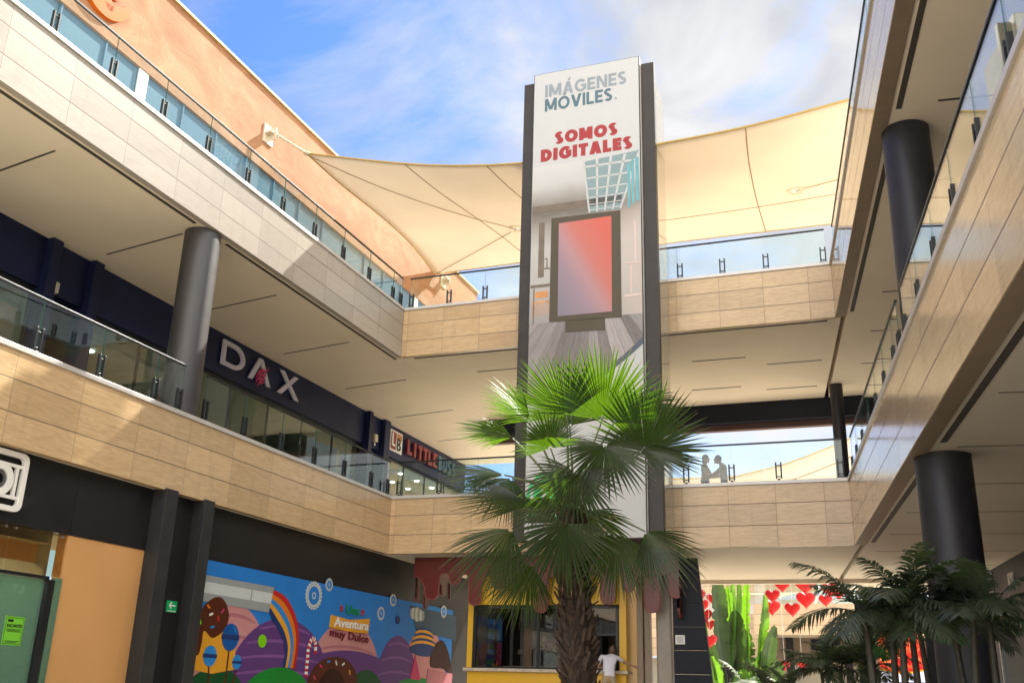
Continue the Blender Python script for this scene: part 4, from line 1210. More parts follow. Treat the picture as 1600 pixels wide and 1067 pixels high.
pc = [(cx + .14 + .03, cz - .62 + .62 * j / 10) for j in range(11)] + [(cx + .15 * math.cos(R(180 * j / 12)), cz + .24 * math.sin(R(180 * j / 12))) for j in range(1, 12)] + [(cx - .15, cz - .02), (cx - .15, cz - .10)]
for k in range(len(pc) - 1):
    (xa, za), (xb, zb) = pc[k], pc[k + 1]
    L2 = math.hypot(xb - xa, zb - za); nx, nz_ = -(zb - za) / L2 * .05, (xb - xa) / L2 * .05
    cane.append([(xa - nx, za - nz_), (xb - nx, zb - nz_), (xb + nx, zb + nz_), (xa + nx, za + nz_)])
mur('candy_cane', ['m_red', 'm_white'], cane, 8, local=True)
dn = mur('doughnut', 'm_choc', [blob([(480, 1067), (488, 1046), (500, 1033), (520, 1026), (540, 1030), (553, 1045), (556, 1067), (536, 1075), (500, 1075)])], 8)
mur('doughnut_hole', 'm_choc_dark', [blob([(497, 1070), (503, 1055), (516, 1044), (530, 1050), (536, 1070), (516, 1078)])], 9, parent=dn)
for m_, q_ in zip(['m_magenta', 'm_white', 'm_lolly_light', 'm_yellow', 'm_magenta', 'm_white'], [spr(500, 1040, .4, 0), spr(535, 1037, -.4, 0), spr(512, 1033, 0, 0), spr(545, 1050, 1, 0), spr(490, 1058, .7, 0), spr(524, 1035, .9, 0)]):
    mur('sprinkle', m_, [q_], 10, local=True, parent=dn)
mur('doughnut', 'm_choc_dark', [blob([(672, 1040), (676, 1012), (690, 1000), (700, 1020), (704, 1050), (690, 1044)])], 8)
mur('candy_house', 'm_pink_dark', [[(668, 1044), (706, 1052), (704, 1075), (664, 1075)]], 7)
mur('sweet_cone', 'm_magenta', [[(640, 1060), (648, 1022), (656, 1062)]], 8)
mur('sweet_swirl', ['m_navyb', 'm_yellow'], [circ(662, 985 + 5 * k, .34 + .05 * k, sx=1.5, sz=.28) for k in range(7)], 6.5, local=True)
mur('wrapped_sweet', 'm_slate', [[(640, 945), (712, 962), (712, 1000), (650, 985)]], 3)
mur('spring_coil', ['m_grey', 'm_grey_light'], [circ(642 + 3 * k, 957 + .8 * k, .20 - .02 * abs(3 - k), sx=.7) for k in range(7)], 6, local=True)
mur('ball_sweet', 'm_lime', [circ(409, 1001, .135, sx=1.1)], 7, local=True)
mur('ball_sweet', 'm_navyb', [circ(621, 968, .11, sx=1.1)], 7, local=True)
def gear(name, px, py, r, layer=4):
    x, z = mp_(px, py)
    teeth = []
    for k in range(22):
        a = 2 * PI * k / 22; d = .07
        teeth.append((x + 1.15 * r * math.cos(a - d), z + r * math.sin(a - d))); teeth.append((x + 1.15 * r * 1.1 * math.cos(a - d * .6), z + r * 1.1 * math.sin(a - d * .6))); teeth.append((x + 1.15 * r * 1.1 * math.cos(a + d * .6), z + r * 1.1 * math.sin(a + d * .6))); teeth.append((x + 1.15 * r * math.cos(a + d), z + r * math.sin(a + d)))
    gg = mur(name, 'm_grey_light', [teeth], layer, local=True)
    mur('gear_ring', ['m_grey', 'm_grey_light', 'm_sky', 'm_grey_light', 'm_sky'], [[(x + 1.15 * r * q * math.cos(2 * PI * j / 30), z + r * q * math.sin(2 * PI * j / 30)) for j in range(30)] for q in (.93, .86, .72, .27, .17)], layer + .3, parent=gg, local=True)
gear('gear', 490, 930, .30); gear('gear', 514, 913, .14); gear('gear', 595, 958, .16); gear('gear', 614, 937, .15); gear('gear', 693, 955, .17)
# lettering
rbn = mur('ribbon', 'm_yellow', [[(517, 960), (546, 968), (577, 966), (574, 989), (546, 987), (514, 979)]], 8)
def mural_text(txt, p0, p1, h_px, mat, layer, bold=.03, parent=None):
    (x0, z0), (x1, z1) = mp_(*p0), mp_(*p1)
    hh = mp_(p0[0], p0[1] - h_px)[1] - z0
    mb = MB()
    text_on(mb, txt, lambda u, v, t: (x0 - u, .003 * layer + t, z0 + (z1 - z0) * u / max(.01, abs(x1 - x0)) + v), abs(x1 - x0), hh, .003, bold)
    return mb.build('lettering', mat, parent or MUR)
mural_text('Una', (539, 958), (560, 961), 14, 'm_leaf', 8)
mural_text('Aventura', (520, 978), (574, 985), 15, 'm_white', 9.2, parent=rbn)
mural_text('muy Dulce', (513, 997), (574, 1008), 17, 'm_wine', 8)
def star(px, py, r):
    x, z = mp_(px, py)
    return [(x + r * (1 if k % 2 == 0 else .42) * math.sin(PI * k / 5), z + r * (1 if k % 2 == 0 else .42) * math.cos(PI * k / 5)) for k in range(10)]
mur('star', 'm_red', [star(533, 950, .09), star(566, 956, .09)], 8, local=True)
# ================================================================ CANDY KIOSK under the bridge (frame C)
plain('kiosk_yellow', (.68, .40, .022), 0.38, var=.05, scale=.8, bump=.03, bscale=1.2)
plain('drip_red', (.13, .017, .015), 0.35, var=.08)
plain('drip_edge', (.24, .065, .055), 0.5)
plain('drip_dark', (.10, .022, .02), 0.4)
plain('kiosk_inside', (.16, .12, .09), 0.7, var=.2)
plain('counter_top', (.50, .42, .34), 0.4, var=.3, scale=6)
KX, KY = 2.0, 1.0
KI = thing('candy_kiosk', 'yellow sweets kiosk with dripping red valance under the rear bridge', 'kiosk', FC, (KX, KY, 0))
def K(x0, x1, y0, y1, z0, z1): return box(x0 - KX, x1 - KX, y0 - KY, y1 - KY, z0, z1)
WX0, WX1, WZ0, WZ1 = 2.16, 6.10, 1.17, 2.73
K(2.0, 2.15, 1.0, 1.12, 1.17, 2.76).build('corner_post', 'kiosk_yellow', KI)
K(6.12, 6.30, 1.0, 1.12, 1.17, 2.76).build('corner_post', 'kiosk_yellow', KI)
K(2.0, 6.30, 1.0, 1.12, 2.76, 3.99).build('fascia_board', 'kiosk_yellow', KI)
K(2.03, 6.28, 1.02, 1.14, 0.0, 1.08).build('front_panel', 'kiosk_yellow', KI)
K(1.93, 6.34, .93, 1.5, 1.085, 1.165).build('counter', 'counter_top', KI, bevel=.01)
K(2.02, 2.06, 1.13, 3.5, 0, 3.98).build('side_panel', 'kiosk_yellow', KI)
K(6.25, 6.29, 1.13, 3.5, 0, 3.98).build('side_panel', 'kiosk_yellow', KI)
K(2.07, 6.24, 3.42, 3.5, 0, 3.98).build('back_panel', 'kiosk_inside', KI)
K(2.07, 6.24, 1.13, 3.41, 2.95, 3.0).build('inner_ceiling', 'kiosk_inside', KI)
fm = MB()
for x0, x1, z0, z1 in ((WX0, WX1, WZ1 - .06, WZ1), (WX0, WX1, WZ0 + .0, WZ0 + .045), (WX0, WX0 + .09, WZ0, WZ1), (WX1 - .07, WX1, WZ0, WZ1), (3.93, 4.0, WZ0, WZ1), (5.32, 5.39, WZ0, WZ1)):
    fm.box(x0 - KX, x1 - KX, .0, .07, z0, z1)
fo = fm.build('window_frame', 'black_metal', KI)
for a, b_ in ((2.26, 3.92), (4.01, 5.31)):
    K(a, b_, 1.03, 1.036, WZ0 + .05, WZ1 - .065).build('window_pane', 'kiosk_glass', fo)
K(5.40, 6.02, 1.03, 1.036, 2.06, WZ1 - .065).build('window_pane', 'kiosk_glass', fo)
mb = MB(); mb.box(5.39 - KX, 6.03 - KX, .01, .06, 2.0, 2.055); mb.build('hatch_bar', 'black_metal', fo)
# inside: poster door, pendant lamps, shelves, paper balls
dd = K(2.36, 2.82, 1.5, 1.54, 1.2, 2.58); dd.build('door_frame', 'black_metal', KI)
mb = MB()
for i in range(9):
    mb.mi = i % 3
    mb.slab([(2.39 - KX, 1.28 + .13 * i), (2.58 - KX, 1.25 + .13 * i), (2.58 - KX, 1.38 + .13 * i), (2.39 - KX, 1.40 + .13 * i)], .494 + .0004 * i, .499)
mb.build('poster_strip', ['m_green', 'm_navyb', 'm_sky_pale'], KI)
mb = MB(); mb.box(2.66 - KX, 2.79 - KX, .490, .499, 1.24, 1.82); mb.build('poster_strip', 'm_magenta', KI)
mb = MB(); mb.box(2.66 - KX, 2.79 - KX, .490, .499, 1.88, 2.54); mb.build('poster_strip', 'm_sky_pale', KI)
for x, y, z in ((3.18, 1.9, 1.55), (4.15, 1.9, 1.62)):
    mb = MB(); mb.tube([(x - KX, y - KY, z + .12), (x - KX, y - KY, 2.94)], .012, 6); cb = mb.build('pendant_cord', 'bracket_paint', KI)
    mb = MB(); mb.box(x - .06 - KX, x + .06 - KX, y - .05 - KY, y + .05 - KY, z, z + .12); mb.build('pendant_lamp', 'bracket_paint', cb)
mb = MB(); mb.tube([(4.42 - KX, .9, 2.3), (4.42 - KX, .9, 2.62)], [.075, .035], 12); mb.tube([(4.42 - KX, .9, 2.62), (4.42 - KX, .9, 2.94)], .01, 6); mb.build('pendant_lamp', 'sail_belt', KI)
for x, z, r in ((3.62, 1.80, .10), (3.72, 1.97, .09), (3.82, 1.66, .10), (3.95, 1.60, .09), (4.95, 1.66, .09), (3.88, 1.80, .08)):
    mb = MB(); mb.ball((x - KX, 1.3, z), r, 14, 10); mb.build('paper_ball', 'print_pink', KI)
K(3.3, 3.9, 2.9, 3.1, 2.14, 2.2).build('shelf', 'bracket_paint', KI)
K(4.2, 4.8, 2.6, 3.2, 1.75, 2.5).build('cabinet', 'black_metal', KI)
K(5.0, 5.3, 2.4, 3.0, 1.2, 2.4).build('cabinet', 'charcoal_light', KI)
K(2.3, 6.1, 1.55, 1.95, 1.17, 1.25).build('shelf', 'counter_top', KI)
emit('spot_small', (1, .95, .85), 12)
mb = MB(); mb.prism([(3.36 - KX + .03 * math.cos(k), .95 + .03 * math.sin(k)) for k in range(6)], 2.93, 2.949); mb.build('downlight', 'spot_small', KI)
# valance with its drips: front, left return and right return
def drips(L_, seed, first=None):
    """profile of a dripping lower edge, list of (x, z) from 0 to L_"""
    rnd = random.Random(seed); pts = []
    x = 0.0
    items = list(first or [])
    while x < L_:
        if items: wdt, low, gap, hi = items.pop(0)
        else: wdt, low, gap, hi = rnd.uniform(.26, .40), rnd.choice([-1.45, -1.1, -.85, -1.25, -.95]), rnd.uniform(.20, .30), rnd.uniform(-.55, -.42)
        r = wdt / 2
        pts += [(x + r - r * math.cos(PI * k / 10), low + r - r * math.sin(PI * k / 10)) for k in range(11)]
        x += wdt
        r = gap / 2
        pts += [(x + r - r * math.cos(PI * k / 8), hi - r + r * math.sin(PI * k / 8)) for k in range(1, 8)]
        x += gap
    return [(a, b_) for a, b_ in pts if a <= L_]
def valance(prof, L_, tf, name, mat):
    mb = MB()
    P = [(0, prof[0][1])] + prof + [(L_, prof[-1][1])]
    for i in range(len(P) - 1):
        (xa, za), (xb, zb) = P[i], P[i + 1]
        if xb - xa < 1e-4: continue
        vs = []
        for t in (0, .05):
            vs += [tf(xa, t, za), tf(xb, t, zb), tf(xb, t, 0), tf(xa, t, 0)]
        mb.add(vs, [(0, 1, 2, 3), (7, 6, 5, 4), (0, 4, 5, 1), (3, 2, 6, 7)] + ([(0, 3, 7, 4)] if i == 0 else []) + ([(1, 5, 6, 2)] if i == len(P) - 2 else []))
    o = mb.build(name, mat, KI)
    mb = MB(); mb.tube([tf(x, .0, z) for x, z in P], .014, 5); mb.build('valance_edge', 'drip_edge', o)
    return o
VX0, VX1 = .47, 7.72
prof = [(0.0, -.50), (.10, -.51), (.24, -.60), (.33, -.78), (.36, -1.0)] + drips(VX1 - VX0 - .36, 5, [(.40, -1.12, .30, -.42), (.32, -.72, .25, -.46), (.36, -1.27, .28, -.5)])[0:0]
x0 = .36
for a, b_ in drips(VX1 - VX0 - x0, 5, [(.40, -1.12, .30, -.42), (.32, -.72, .25, -.46), (.36, -1.27, .28, -.5)]):
    prof.append((a + x0, b_))
valance(prof, VX1 - VX0, lambda x, t, z: (VX0 + x - KX, .72 + t - KY, 3.985 + z), 'valance', 'drip_red')
valance(drips(2.3, 9, [(.2, -1.15, .35, -.3), (.25, -1.3, .3, -.35)]), 2.3, lambda x, t, z: (VX0 + .03 + t - KX, .80 + x - KY, 3.985 + z), 'valance', 'drip_dark')
valance(drips(2.3, 12, [(.45, -1.55, .35, -.9), (.4, -1.2, .3, -.5)]), 2.3, lambda x, t, z: (VX1 - .03 - t - KX, .80 + x - KY, 3.985 + z), 'valance', 'drip_dark')

# posts and the black wall right of the kiosk
plain('tan_post', (.27, .21, .15), 0.45, var=.1)
plain('grey_post', (.27, .235, .20), 0.35, var=.15, scale=3)
t = thing('post', 'tan square post standing right beside the yellow kiosk', 'post', FC, (6.45, 1.5, 0))
box(0, .16, 0, .3, 0, 4.0).build('shaft', 'tan_post', t, bevel=.01); box(.19, .33, .05, .3, 0, 4.0).build('shaft', 'tan_post', t, bevel=.01)
t = thing('column', 'grey-beige pillar between the tan kiosk post and the black wall', 'column', FC, (7.0, 1.25, 0))
box(0, .40, 0, .4, 0, 4.0).build('shaft', 'grey_post', t, bevel=.05); box(-.02, .42, -.02, .42, 0, .1).build('plinth', 'black_metal', t)
BWL = thing('panel_wall', 'glossy black panelled wall with a small white square plate', 'wall', FC, (7.45, 1.2, 0))
def wedge(z): return 1.02 - .095 * z
for k in range(7):
    z0, z1 = .56 * k + .003, .56 * k + .555
    MB().slab([(0, z0), (wedge(z0), z0), (wedge(z1), z1), (0, z1)], 0, .12).build('wall_panel', 'beam_navy', BWL, bevel=.004)
PLT = thing('wall_plate', 'small white square plate with a camera icon on the black wall', 'sign', FC, (7.50, 1.2, 1.82))
box(0, .24, -.03, -.001, 0, .22).build('plate', 'sign_white', PLT, bevel=.008)
mb = MB(); mb.ring((.12, .11), .025, .037, -.036, -.0301, 20)
for a, b_, c, d in ((.06, .18, .165, .175), (.06, .18, .045, .055), (.06, .07, .055, .165), (.17, .18, .055, .165)): mb.box(a, b_, -.036, -.0301, c, d)
mb.build('icon', 'txt_grey', PLT)

# ================================================================ REAR COURT seen under the bridge
FD = Frame(Vector((9.2, 51.5, 0)), FC.x, FC.y)
tile_mat('tiles_far', 1.3, .5, 0, .0, rough=.2, c_lo=(.56, .40, .25), c_hi=(.70, .54, .36))
RC = thing('court_building', 'far tan gallery building across the rear court, with glass rail and stair', 'building', FD)
box(3.2, 20, 0, .3, 3.55, 5.0).build('parapet', 'tiles_far', RC)
box(3.2, 20, .31, 8, 3.57, 4.9).build('floor_slab', 'soffit', RC)
box(-8, 20, 7.9, 8.2, 5.0, 5.9).build('white_wall', 'white_paint', RC)
box(-8, 20, 6.4, 6.8, 6.15, 7.7).build('parapet', 'tiles_far', RC)
box(-8, 3.18, 3, 3.3, 2.6, 4.75).build('parapet', 'tiles_far', RC)
box(-8, 3.15, 7.4, 7.6, 4.76, 6.14).build('white_wall', 'white_paint', RC)
mb = MB()
for k in range(14): mb.box(6.0 + .02 * k, 7.6, 2.5 + .25 * k, 2.72 + .25 * k, 5.0 + .11 * k, 5.04 + .11 * k)
mb.build('stair', 'steel', RC)
for x in (5.9, 7.65, 9.2): 
    mb = MB(); mb.slab([(x, 5.0), (x + .12, 5.0), (x + .55, 6.7), (x + .43, 6.7)], 2.2, 2.5); mb.build('stringer', 'white_paint', RC)
mb = MB(); mb.box(3.3, 20, .1, .115, 5.02, 5.95); mb.build('glass_panel', 'rail_glass', RC)
mb = MB(); mb.box(3.3, 20, .08, .13, 5.95, 5.99); mb.build('handrail', 'black_metal', RC)
box(3.2, 20, 3.0, 3.3, 2.3, 3.56).build('shop_band', 'return_tile', RC)
box(-8, 20, 3.5, 3.8, 0, 2.5).build('shop_wall', 'cream_wall', RC)
for x in (-3, 4.4, 7.2, 10.4): box(x, x + .35, 2.6, 2.99, 0, 3.56).build('pillar', 'charcoal', RC)
for x in (-6.5, .5, 8.1): box(x, x + 1.9, 3.40, 3.49, 0, 2.1).build('shop_door', 'charcoal', RC)
box(5.6, 7.0, 2.9, 2.99, 3.0, 3.5).build('sign_board', 'beam_navy', RC)

# hanging hearts
plain('heart_red', (.62, .008, .012), 0.4, var=.06)
def heart_shape(r):
    o = []
    for k in range(36):
        a = 2 * PI * k / 36
        o.append((r * 16 * math.sin(a) ** 3 / 17, r * (13 * math.cos(a) - 5 * math.cos(2 * a) - 2 * math.cos(3 * a) - math.cos(4 * a)) / 17))
    return o
HEARTS = [((1222, 913), .42, 39.5, 'slim red paper heart highest among the hearts left of the stair'), ((1207, 930), .40, 40, 'small red heart just above the heart beside the banana leaves'), ((1206, 948), .46, 40.5, 'red heart touching the right edge of the tallest banana leaves'),
          ((1238, 951), .42, 40, 'lowest red heart hanging alone over the tan parapet'), ((1258, 912), .56, 39, 'largest red heart at the top, close under the bridge soffit'), ((1259, 936), .50, 40.2, 'large red heart directly beneath the largest heart'),
          ((1296, 920), .42, 39.4, 'upper of the two red hearts showing left of the areca palm tips'), ((1290, 937), .36, 40.6, 'lower of the two red hearts partly behind the areca palm tips'), ((1310, 925), .40, 41, 'red heart mostly hidden by the areca palm tips'),
          ((1097, 945), .36, 38, 'red heart beside the upper edge of the black wall'), ((1101, 961), .40, 38.4, 'red heart below the top one along the black wall'), ((1091, 930), .40, 39, 'red heart half cut off by the black wall'), ((1114, 935), .34, 39.6, 'red heart glimpsed between the left banana leaves'),
          ((1109, 1000), .38, 37.6, 'lowest red heart along the black wall, over the pale fern'), ((1109, 975), .30, 40, 'small red heart behind the left banana leaf edge'), ((1226, 1038), .34, 44, 'low red heart by the dark pillar far under the parapet'), ((1253, 1037), .30, 44.5, 'low red heart right of the dark pillar far under the parapet')]
for (px, py), r, Y, lab in HEARTS:
    P = hitw(px, py, Y)
    t = thing('hanging_heart', lab, 'heart decoration', FW, (P.x, P.y, P.z), 'red paper hearts hung across the rear court')
    t.rotation_euler = (0, 0, random.uniform(-.3, .5) - .3)
    r *= .78
    hs_ = heart_shape(r); nh = len(hs_); mb = MB(); mb.smooth = True
    rings_ = [(1.0, 0.0), (.93, .045), (.75, .085), (.45, .115)]
    for sg in (-1, 1):
        vv = [(x * q, sg * (dy + .012) * r * 2, (z + .1 * r) * q - .1 * r) for q, dy in rings_ for x, z in hs_] + [(0, sg * .125 * r * 2, -.1 * r)]
        ff = [(k * nh + j, k * nh + (j + 1) % nh, (k + 1) * nh + (j + 1) % nh, (k + 1) * nh + j) for k in range(3) for j in range(nh)] + [(3 * nh + j, 3 * nh + (j + 1) % nh, 4 * nh) for j in range(nh)]
        mb.add(vv, ff if sg < 0 else [f[::-1] for f in ff], True)
    mb.build('heart', 'heart_red', t)
    mb = MB(); mb.tube([(0, 0, r * .3), (0, 0, 9.6 - P.z)], .006, 5); mb.build('thread', 'white_paint', t)

# ================================================================ PLANTS
leaf_mat('fan_leaf', (.011, .0135, .010), (.40, .84, .012), rough=.42, mixf=.17)
leaf_mat('dry_tip', (.22, .15, .07), (.45, .35, .15), rough=.6, mixf=.3)
leaf_mat('areca_leaf', (.040, .052, .034), (.14, .24, .06), rough=.36, mixf=.28)
leaf_mat('areca_leaf_bright', (.02, .11, .03), (.10, .36, .06), rough=.4, mixf=.3)
leaf_mat('banana_leaf', (.045, .11, .025), (.25, .55, .02), rough=.4, mixf=.45, var=.4)  # lit copy of the leaf, sunlight put into its brighter colour
leaf_mat('banana_leaf_shaded', (.035, .06, .03), (.10, .20, .03), rough=.4, mixf=.3, var=.3)  # shaded copy of the same leaf, shade put into its colour
leaf_mat('silver_leaf', (.30, .36, .28), (.3, .4, .25), rough=.5, mixf=.25, var=.25)
plain('petiole', (.10, .12, .045), 0.5, var=.3)
plain('palm_bark', (.026, .017, .011), 0.85, var=.5, scale=5, bump=.4, bscale=14)
plain('palm_boot', (.060, .037, .024), 0.85, var=.6, scale=9, bump=.3, bscale=22)
plain('cane', (.055, .048, .034), 0.6, var=.35, scale=7)
plain('planter_stone', (.30, .27, .22), 0.6, var=.15, bump=.1)
plain('soil', (.05, .035, .025), 0.9, var=.3)
rp = random.Random(11)
def fan(mb, H, m, nrm, Rr, span, nseg=44, droop=.25, seed=0):
    """one palmate leaf: pleated blade split into stiff tapering tips"""
    rd = random.Random(seed)
    m = m.normalized(); side = m.cross(nrm).normalized(); nrm = side.cross(m).normalized()
    half = math.radians(span) / 2
    dphi = 2 * half / nseg
    rows = (.05, .30, .52, .66, .80, .92, 1.0)
    for i in range(nseg):
        ph = -half + dphi * (i + .5)
        ln = Rr * (.80 + .20 * math.cos(ph)) * rd.uniform(.88, 1.06)
        twist = rd.uniform(-.03, .03)
        dr = droop * rd.uniform(.7, 1.35)
        split = rd.uniform(.46, .60)
        vs = []
        for t in rows:
            d = m * math.cos(ph + twist * t) + side * math.sin(ph + twist * t)
            c = H + d * (ln * t)
            c = c + nrm * (.10 * Rr * t * (1 - t)) - Vector((0, 0, 1)) * (dr * ln * t ** 2.6)
            p = (side * math.cos(ph) - m * math.sin(ph))
            wmax = ln * min(t, split) * math.tan(dphi / 2) * 1.06
            wd = wmax if t <= split else wmax * max(.03, (1 - ((t - split) / (1 - split)) ** 1.3))
            fold = wd * .7
            vs += [c - p * wd - nrm * fold, c + nrm * fold * .4, c + p * wd - nrm * fold]
        fs = []
        for k in range(len(rows) - 1):
            a = 3 * k
            fs += [(a, a + 1, a + 4, a + 3), (a + 1, a + 2, a + 5, a + 4)]
        mb.add(vs, fs, False)
        if rd.random() < .30: mb.m[-2:] = [1, 1]
PALM_Y = 13.0
PX = 7.95 * 13 / 13 / 1000 * 1.05                       # metres per photo pixel at the palm
FP = thing('fan_palm', 'tall fan palm with shaggy brown trunk, its top fronds glowing lime in the sun', 'palm tree', FW, (.96, PALM_Y, 0))
P0 = Vector((.96, PALM_Y, 0))
top = hitw(893, 800, PALM_Y) - P0
bot = Vector((0, 0, .45))
mb = MB()
mb.tube([bot + (top - bot) * (k / 14) + Vector((.015 * math.sin(k), .012 * math.cos(k * 1.7), 0)) for k in range(15)], [.215 - .045 * (k / 14) for k in range(15)], 18)
mb.mi = 1
axis = (top - bot).normalized()
for k in range(330):
    t = (k + rp.random()) / 330
    a = k * 2.399963 + rp.uniform(-.25, .25)
    c = bot + (top - bot) * t
    rr_ = .205 - .045 * t
    o_ = Vector((math.cos(a), math.sin(a), 0)); tg = Vector((-math.sin(a), math.cos(a), 0))
    wd = rp.uniform(.03, .065); ln = rp.uniform(.06, .17); out = rp.uniform(.02, .12); tw = rp.uniform(-.03, .03)
    b0 = c + o_ * (rr_ - .01)
    v = [b0 - tg * wd, b0 + tg * wd, b0 + o_ * .035 + axis * .0, b0 + o_ * out + axis * ln + tg * (tw - wd * .35), b0 + o_ * out + axis * ln + tg * (tw + wd * .35), b0 + o_ * (out + .012) + axis * ln * .85 + tg * tw]
    mb.add(v, [(0, 2, 5, 3), (2, 1, 4, 5), (3, 5, 4), (0, 3, 4, 1), (0, 1, 2)], False)
mb.build('trunk', ['palm_bark', 'palm_boot'], FP)
# hub pixel, metres towards the viewer, midrib (right, up, toward), face normal, radius px, span
FANS = [((941, 656), .0, (.02, 1, .42), (-.2, -.42, 1), 118, 170, .02), ((886, 650), -.05, (-.45, .90, .30), (0, -.36, 1), 106, 150, .04), ((1008, 704), .05, (.25, .95, .40), (-.3, -.42, 1), 112, 195, .05),
        ((1000, 640), -.35, (.65, .75, -.3), (-.3, .5, .8), 80, 150, .35), ((800, 684), .0, (-.97, .22, .05), (.3, .85, -.1), 92, 130, .10), ((828, 660), -.15, (-.75, .62, .1), (.5, .7, -.25), 96, 120, .12),
        ((788, 742), .20, (-.98, -.05, .1), (.0, .8, .5), 98, 95, .12), ((800, 748), .30, (-.55, -.75, .25), (-.3, .45, .85), 70, 140, .25), ((845, 786), .45, (-.98, .02, .3), (.05, .75, .6), 138, 70, .10),
        ((899, 738), .75, (-.28, -.85, .35), (-.15, .45, .9), 92, 230, .15), ((946, 697), .55, (.15, -.75, .45), (.0, .6, .85), 90, 250, .15), ((1000, 704), .35, (.95, -.18, .15), (.1, .8, .55), 90, 130, .15),
        ((884, 818), .85, (-.35, -.88, .25), (-.15, .4, .9), 98, 215, .15), ((800, 826), .40, (-.62, -.75, .2), (-.3, .45, .85), 108, 120, .18), ((962, 834), .55, (-.05, -.95, .15), (.25, .3, .9), 98, 150, .12),
        ((1008, 830), .45, (.62, -.72, .15), (.25, .45, .85), 96, 125, .10), ((860, 700), .15, (-.2, .6, .5), (-.1, -.2, 1), 70, 190, .1), 
        ((830, 880), .30, (-.5, -.85, .1), (-.35, .35, .85), 92, 130, .12), ((915, 800), -.4, (.5, -.5, -.5), (.3, .6, -.4), 85, 180, .2),
        ((870, 780), -.4, (-.5, -.3, -.6), (-.3, .7, -.3), 85, 180, .2), ((890, 665), -.45, (-.1, .8, -.5), (.0, .5, -.6), 90, 180, .15), ((960, 660), -.5, (.4, .7, -.5), (.2, .5, -.5), 85, 170, .2)]
mb = MB(); pm = MB()
cen = top + Vector((0, 0, .12))
for i, ((hx, hy), dy, mm, nn_, rp_, span, dr) in enumerate(FANS):
    H = hitw(hx, hy, PALM_Y - dy) - P0
    m3 = Vector((mm[0], -mm[2], mm[1])); n3 = Vector((nn_[0], -nn_[2], nn_[1]))
    fan(mb, H, m3, n3, rp_ * PX * 1.1, span, 44 if rp_ > 85 else 36, dr * .8, i)
    s0 = cen + Vector((rp.uniform(-.06, .06), rp.uniform(-.06, .06), rp.uniform(-.15, .15)))
    midp = (s0 + H) / 2 + Vector((0, 0, .10))
    pts = [s0 * (1 - t) ** 2 + midp * 2 * t * (1 - t) + H * t * t for t in [k / 8 for k in range(9)]]
    pm.tube(pts, [.022 - .012 * k / 8 for k in range(9)], 6)
cr = mb.build('crown', ['fan_leaf', 'dry_tip'], FP)
pm.build('petioles', 'petiole', cr)
t = thing('planter', 'round stone planter holding the fan palm', 'planter', FW, (.96, PALM_Y, 0))
mb = MB(); mb.tube([(0, 0, 0), (0, 0, .45)], [.75, .85], 32); mb.build('pot', 'planter_stone', t)
mb = MB(); mb.tube([(0, 0, .451), (0, 0, .47)], .78, 32); mb.build('soil', 'soil', t)

def pinnate(mb, base, d, length, droop, nl=26, ll=.34, wd=.016, seed=0, curl=.5):
    """feather palm frond: arching midrib with two rows of leaflets"""
    rd = random.Random(seed)
    d = d.normalized(); pts = []
    horiz = Vector((d.x, d.y, 0)); horiz = horiz.normalized() if horiz.length > .05 else Vector((1, 0, 0))
    p = base.copy(); cur = d.copy()
    n = 16; st = length / n
    for k in range(n + 1):
        pts.append(p.copy()); p = p + cur * st
        cur = (cur + Vector((0, 0, -1)) * droop / n + horiz * .25 * droop / n).normalized()
    mb.tube(pts, [.011 - .009 * k / n for k in range(n + 1)], 5, cap=False)
    for k in range(nl):
        t = .16 + .84 * (k + .5) / nl
        f = t * n; i = min(n - 1, int(f)); q = pts[i].lerp(pts[i + 1], f - i)
        ax = (pts[i + 1] - pts[i]).normalized()
        sd_ = ax.cross(Vector((0, 0, 1)))
        if sd_.length < .05: sd_ = Vector((1, 0, 0))
        sd_.normalize(); upv = sd_.cross(ax).normalized()
        L2 = ll * math.sin(PI * (t * .82 + .14)) ** .7
        for s_ in (-1, 1):
            dd_ = (sd_ * s_ * rd.uniform(.75, 1.0) + ax * rd.uniform(.55, .9) + upv * rd.uniform(.05, .35)).normalized()
            wv = dd_.cross(upv).normalized()
            l2 = L2 * rd.uniform(.85, 1.1); vs = []
            for j, (tt, ww) in enumerate(((0, .5), (.3, 1), (.65, .8), (1, .05))):
                c = q + dd_ * l2 * tt + Vector((0, 0, -1)) * l2 * curl * tt * tt
                vs += [c - wv * wd * ww, c + wv * wd * ww]
            mb.add(vs, [(0, 1, 3, 2), (2, 3, 5, 4), (4, 5, 7, 6)], False)
def areca(label, base, crown_z, nf, length, seed, stems=1, mat='areca_leaf', ll=.34, spread=.12, group='feather palms in the court'):
    rd = random.Random(seed)
    t = thing('areca_palm', label, 'palm tree', FW, base, group)
    cm = MB(); lm = MB()
    for s_ in range(stems):
        a = 2 * PI * s_ / max(1, stems) + seed
        b0 = Vector((spread * math.cos(a), spread * math.sin(a), 0)); lean = Vector((rd.uniform(-.12, .12), rd.uniform(-.1, .1), 0))
        zt = crown_z * rd.uniform(.86, 1.0) - base[2]
        tp = b0 + lean + Vector((0, 0, zt))
        cm.tube([b0 + (tp - b0) * k / 8 for k in range(9)], [.045 - .015 * k / 8 for k in range(9)], 10)
        for k in range(nf):
            az = 2.399 * k + rd.uniform(-.3, .3); el = R(rd.uniform(12, 78))
            d = Vector((math.cos(az) * math.cos(el), math.sin(az) * math.cos(el), math.sin(el)))
            pinnate(lm, tp, d, length * rd.uniform(.75, 1.08), rd.uniform(.9, 1.7), 26, ll, .015, rd.randint(0, 9999))
    cm.build('trunk', 'cane', t)
    lm.build('crown', mat, t)
    return t
areca('areca palm with four slim canes in front of the round right column', (4.22, 11.2, 0), 1.62, 8, .95, 3, 4, spread=.22)
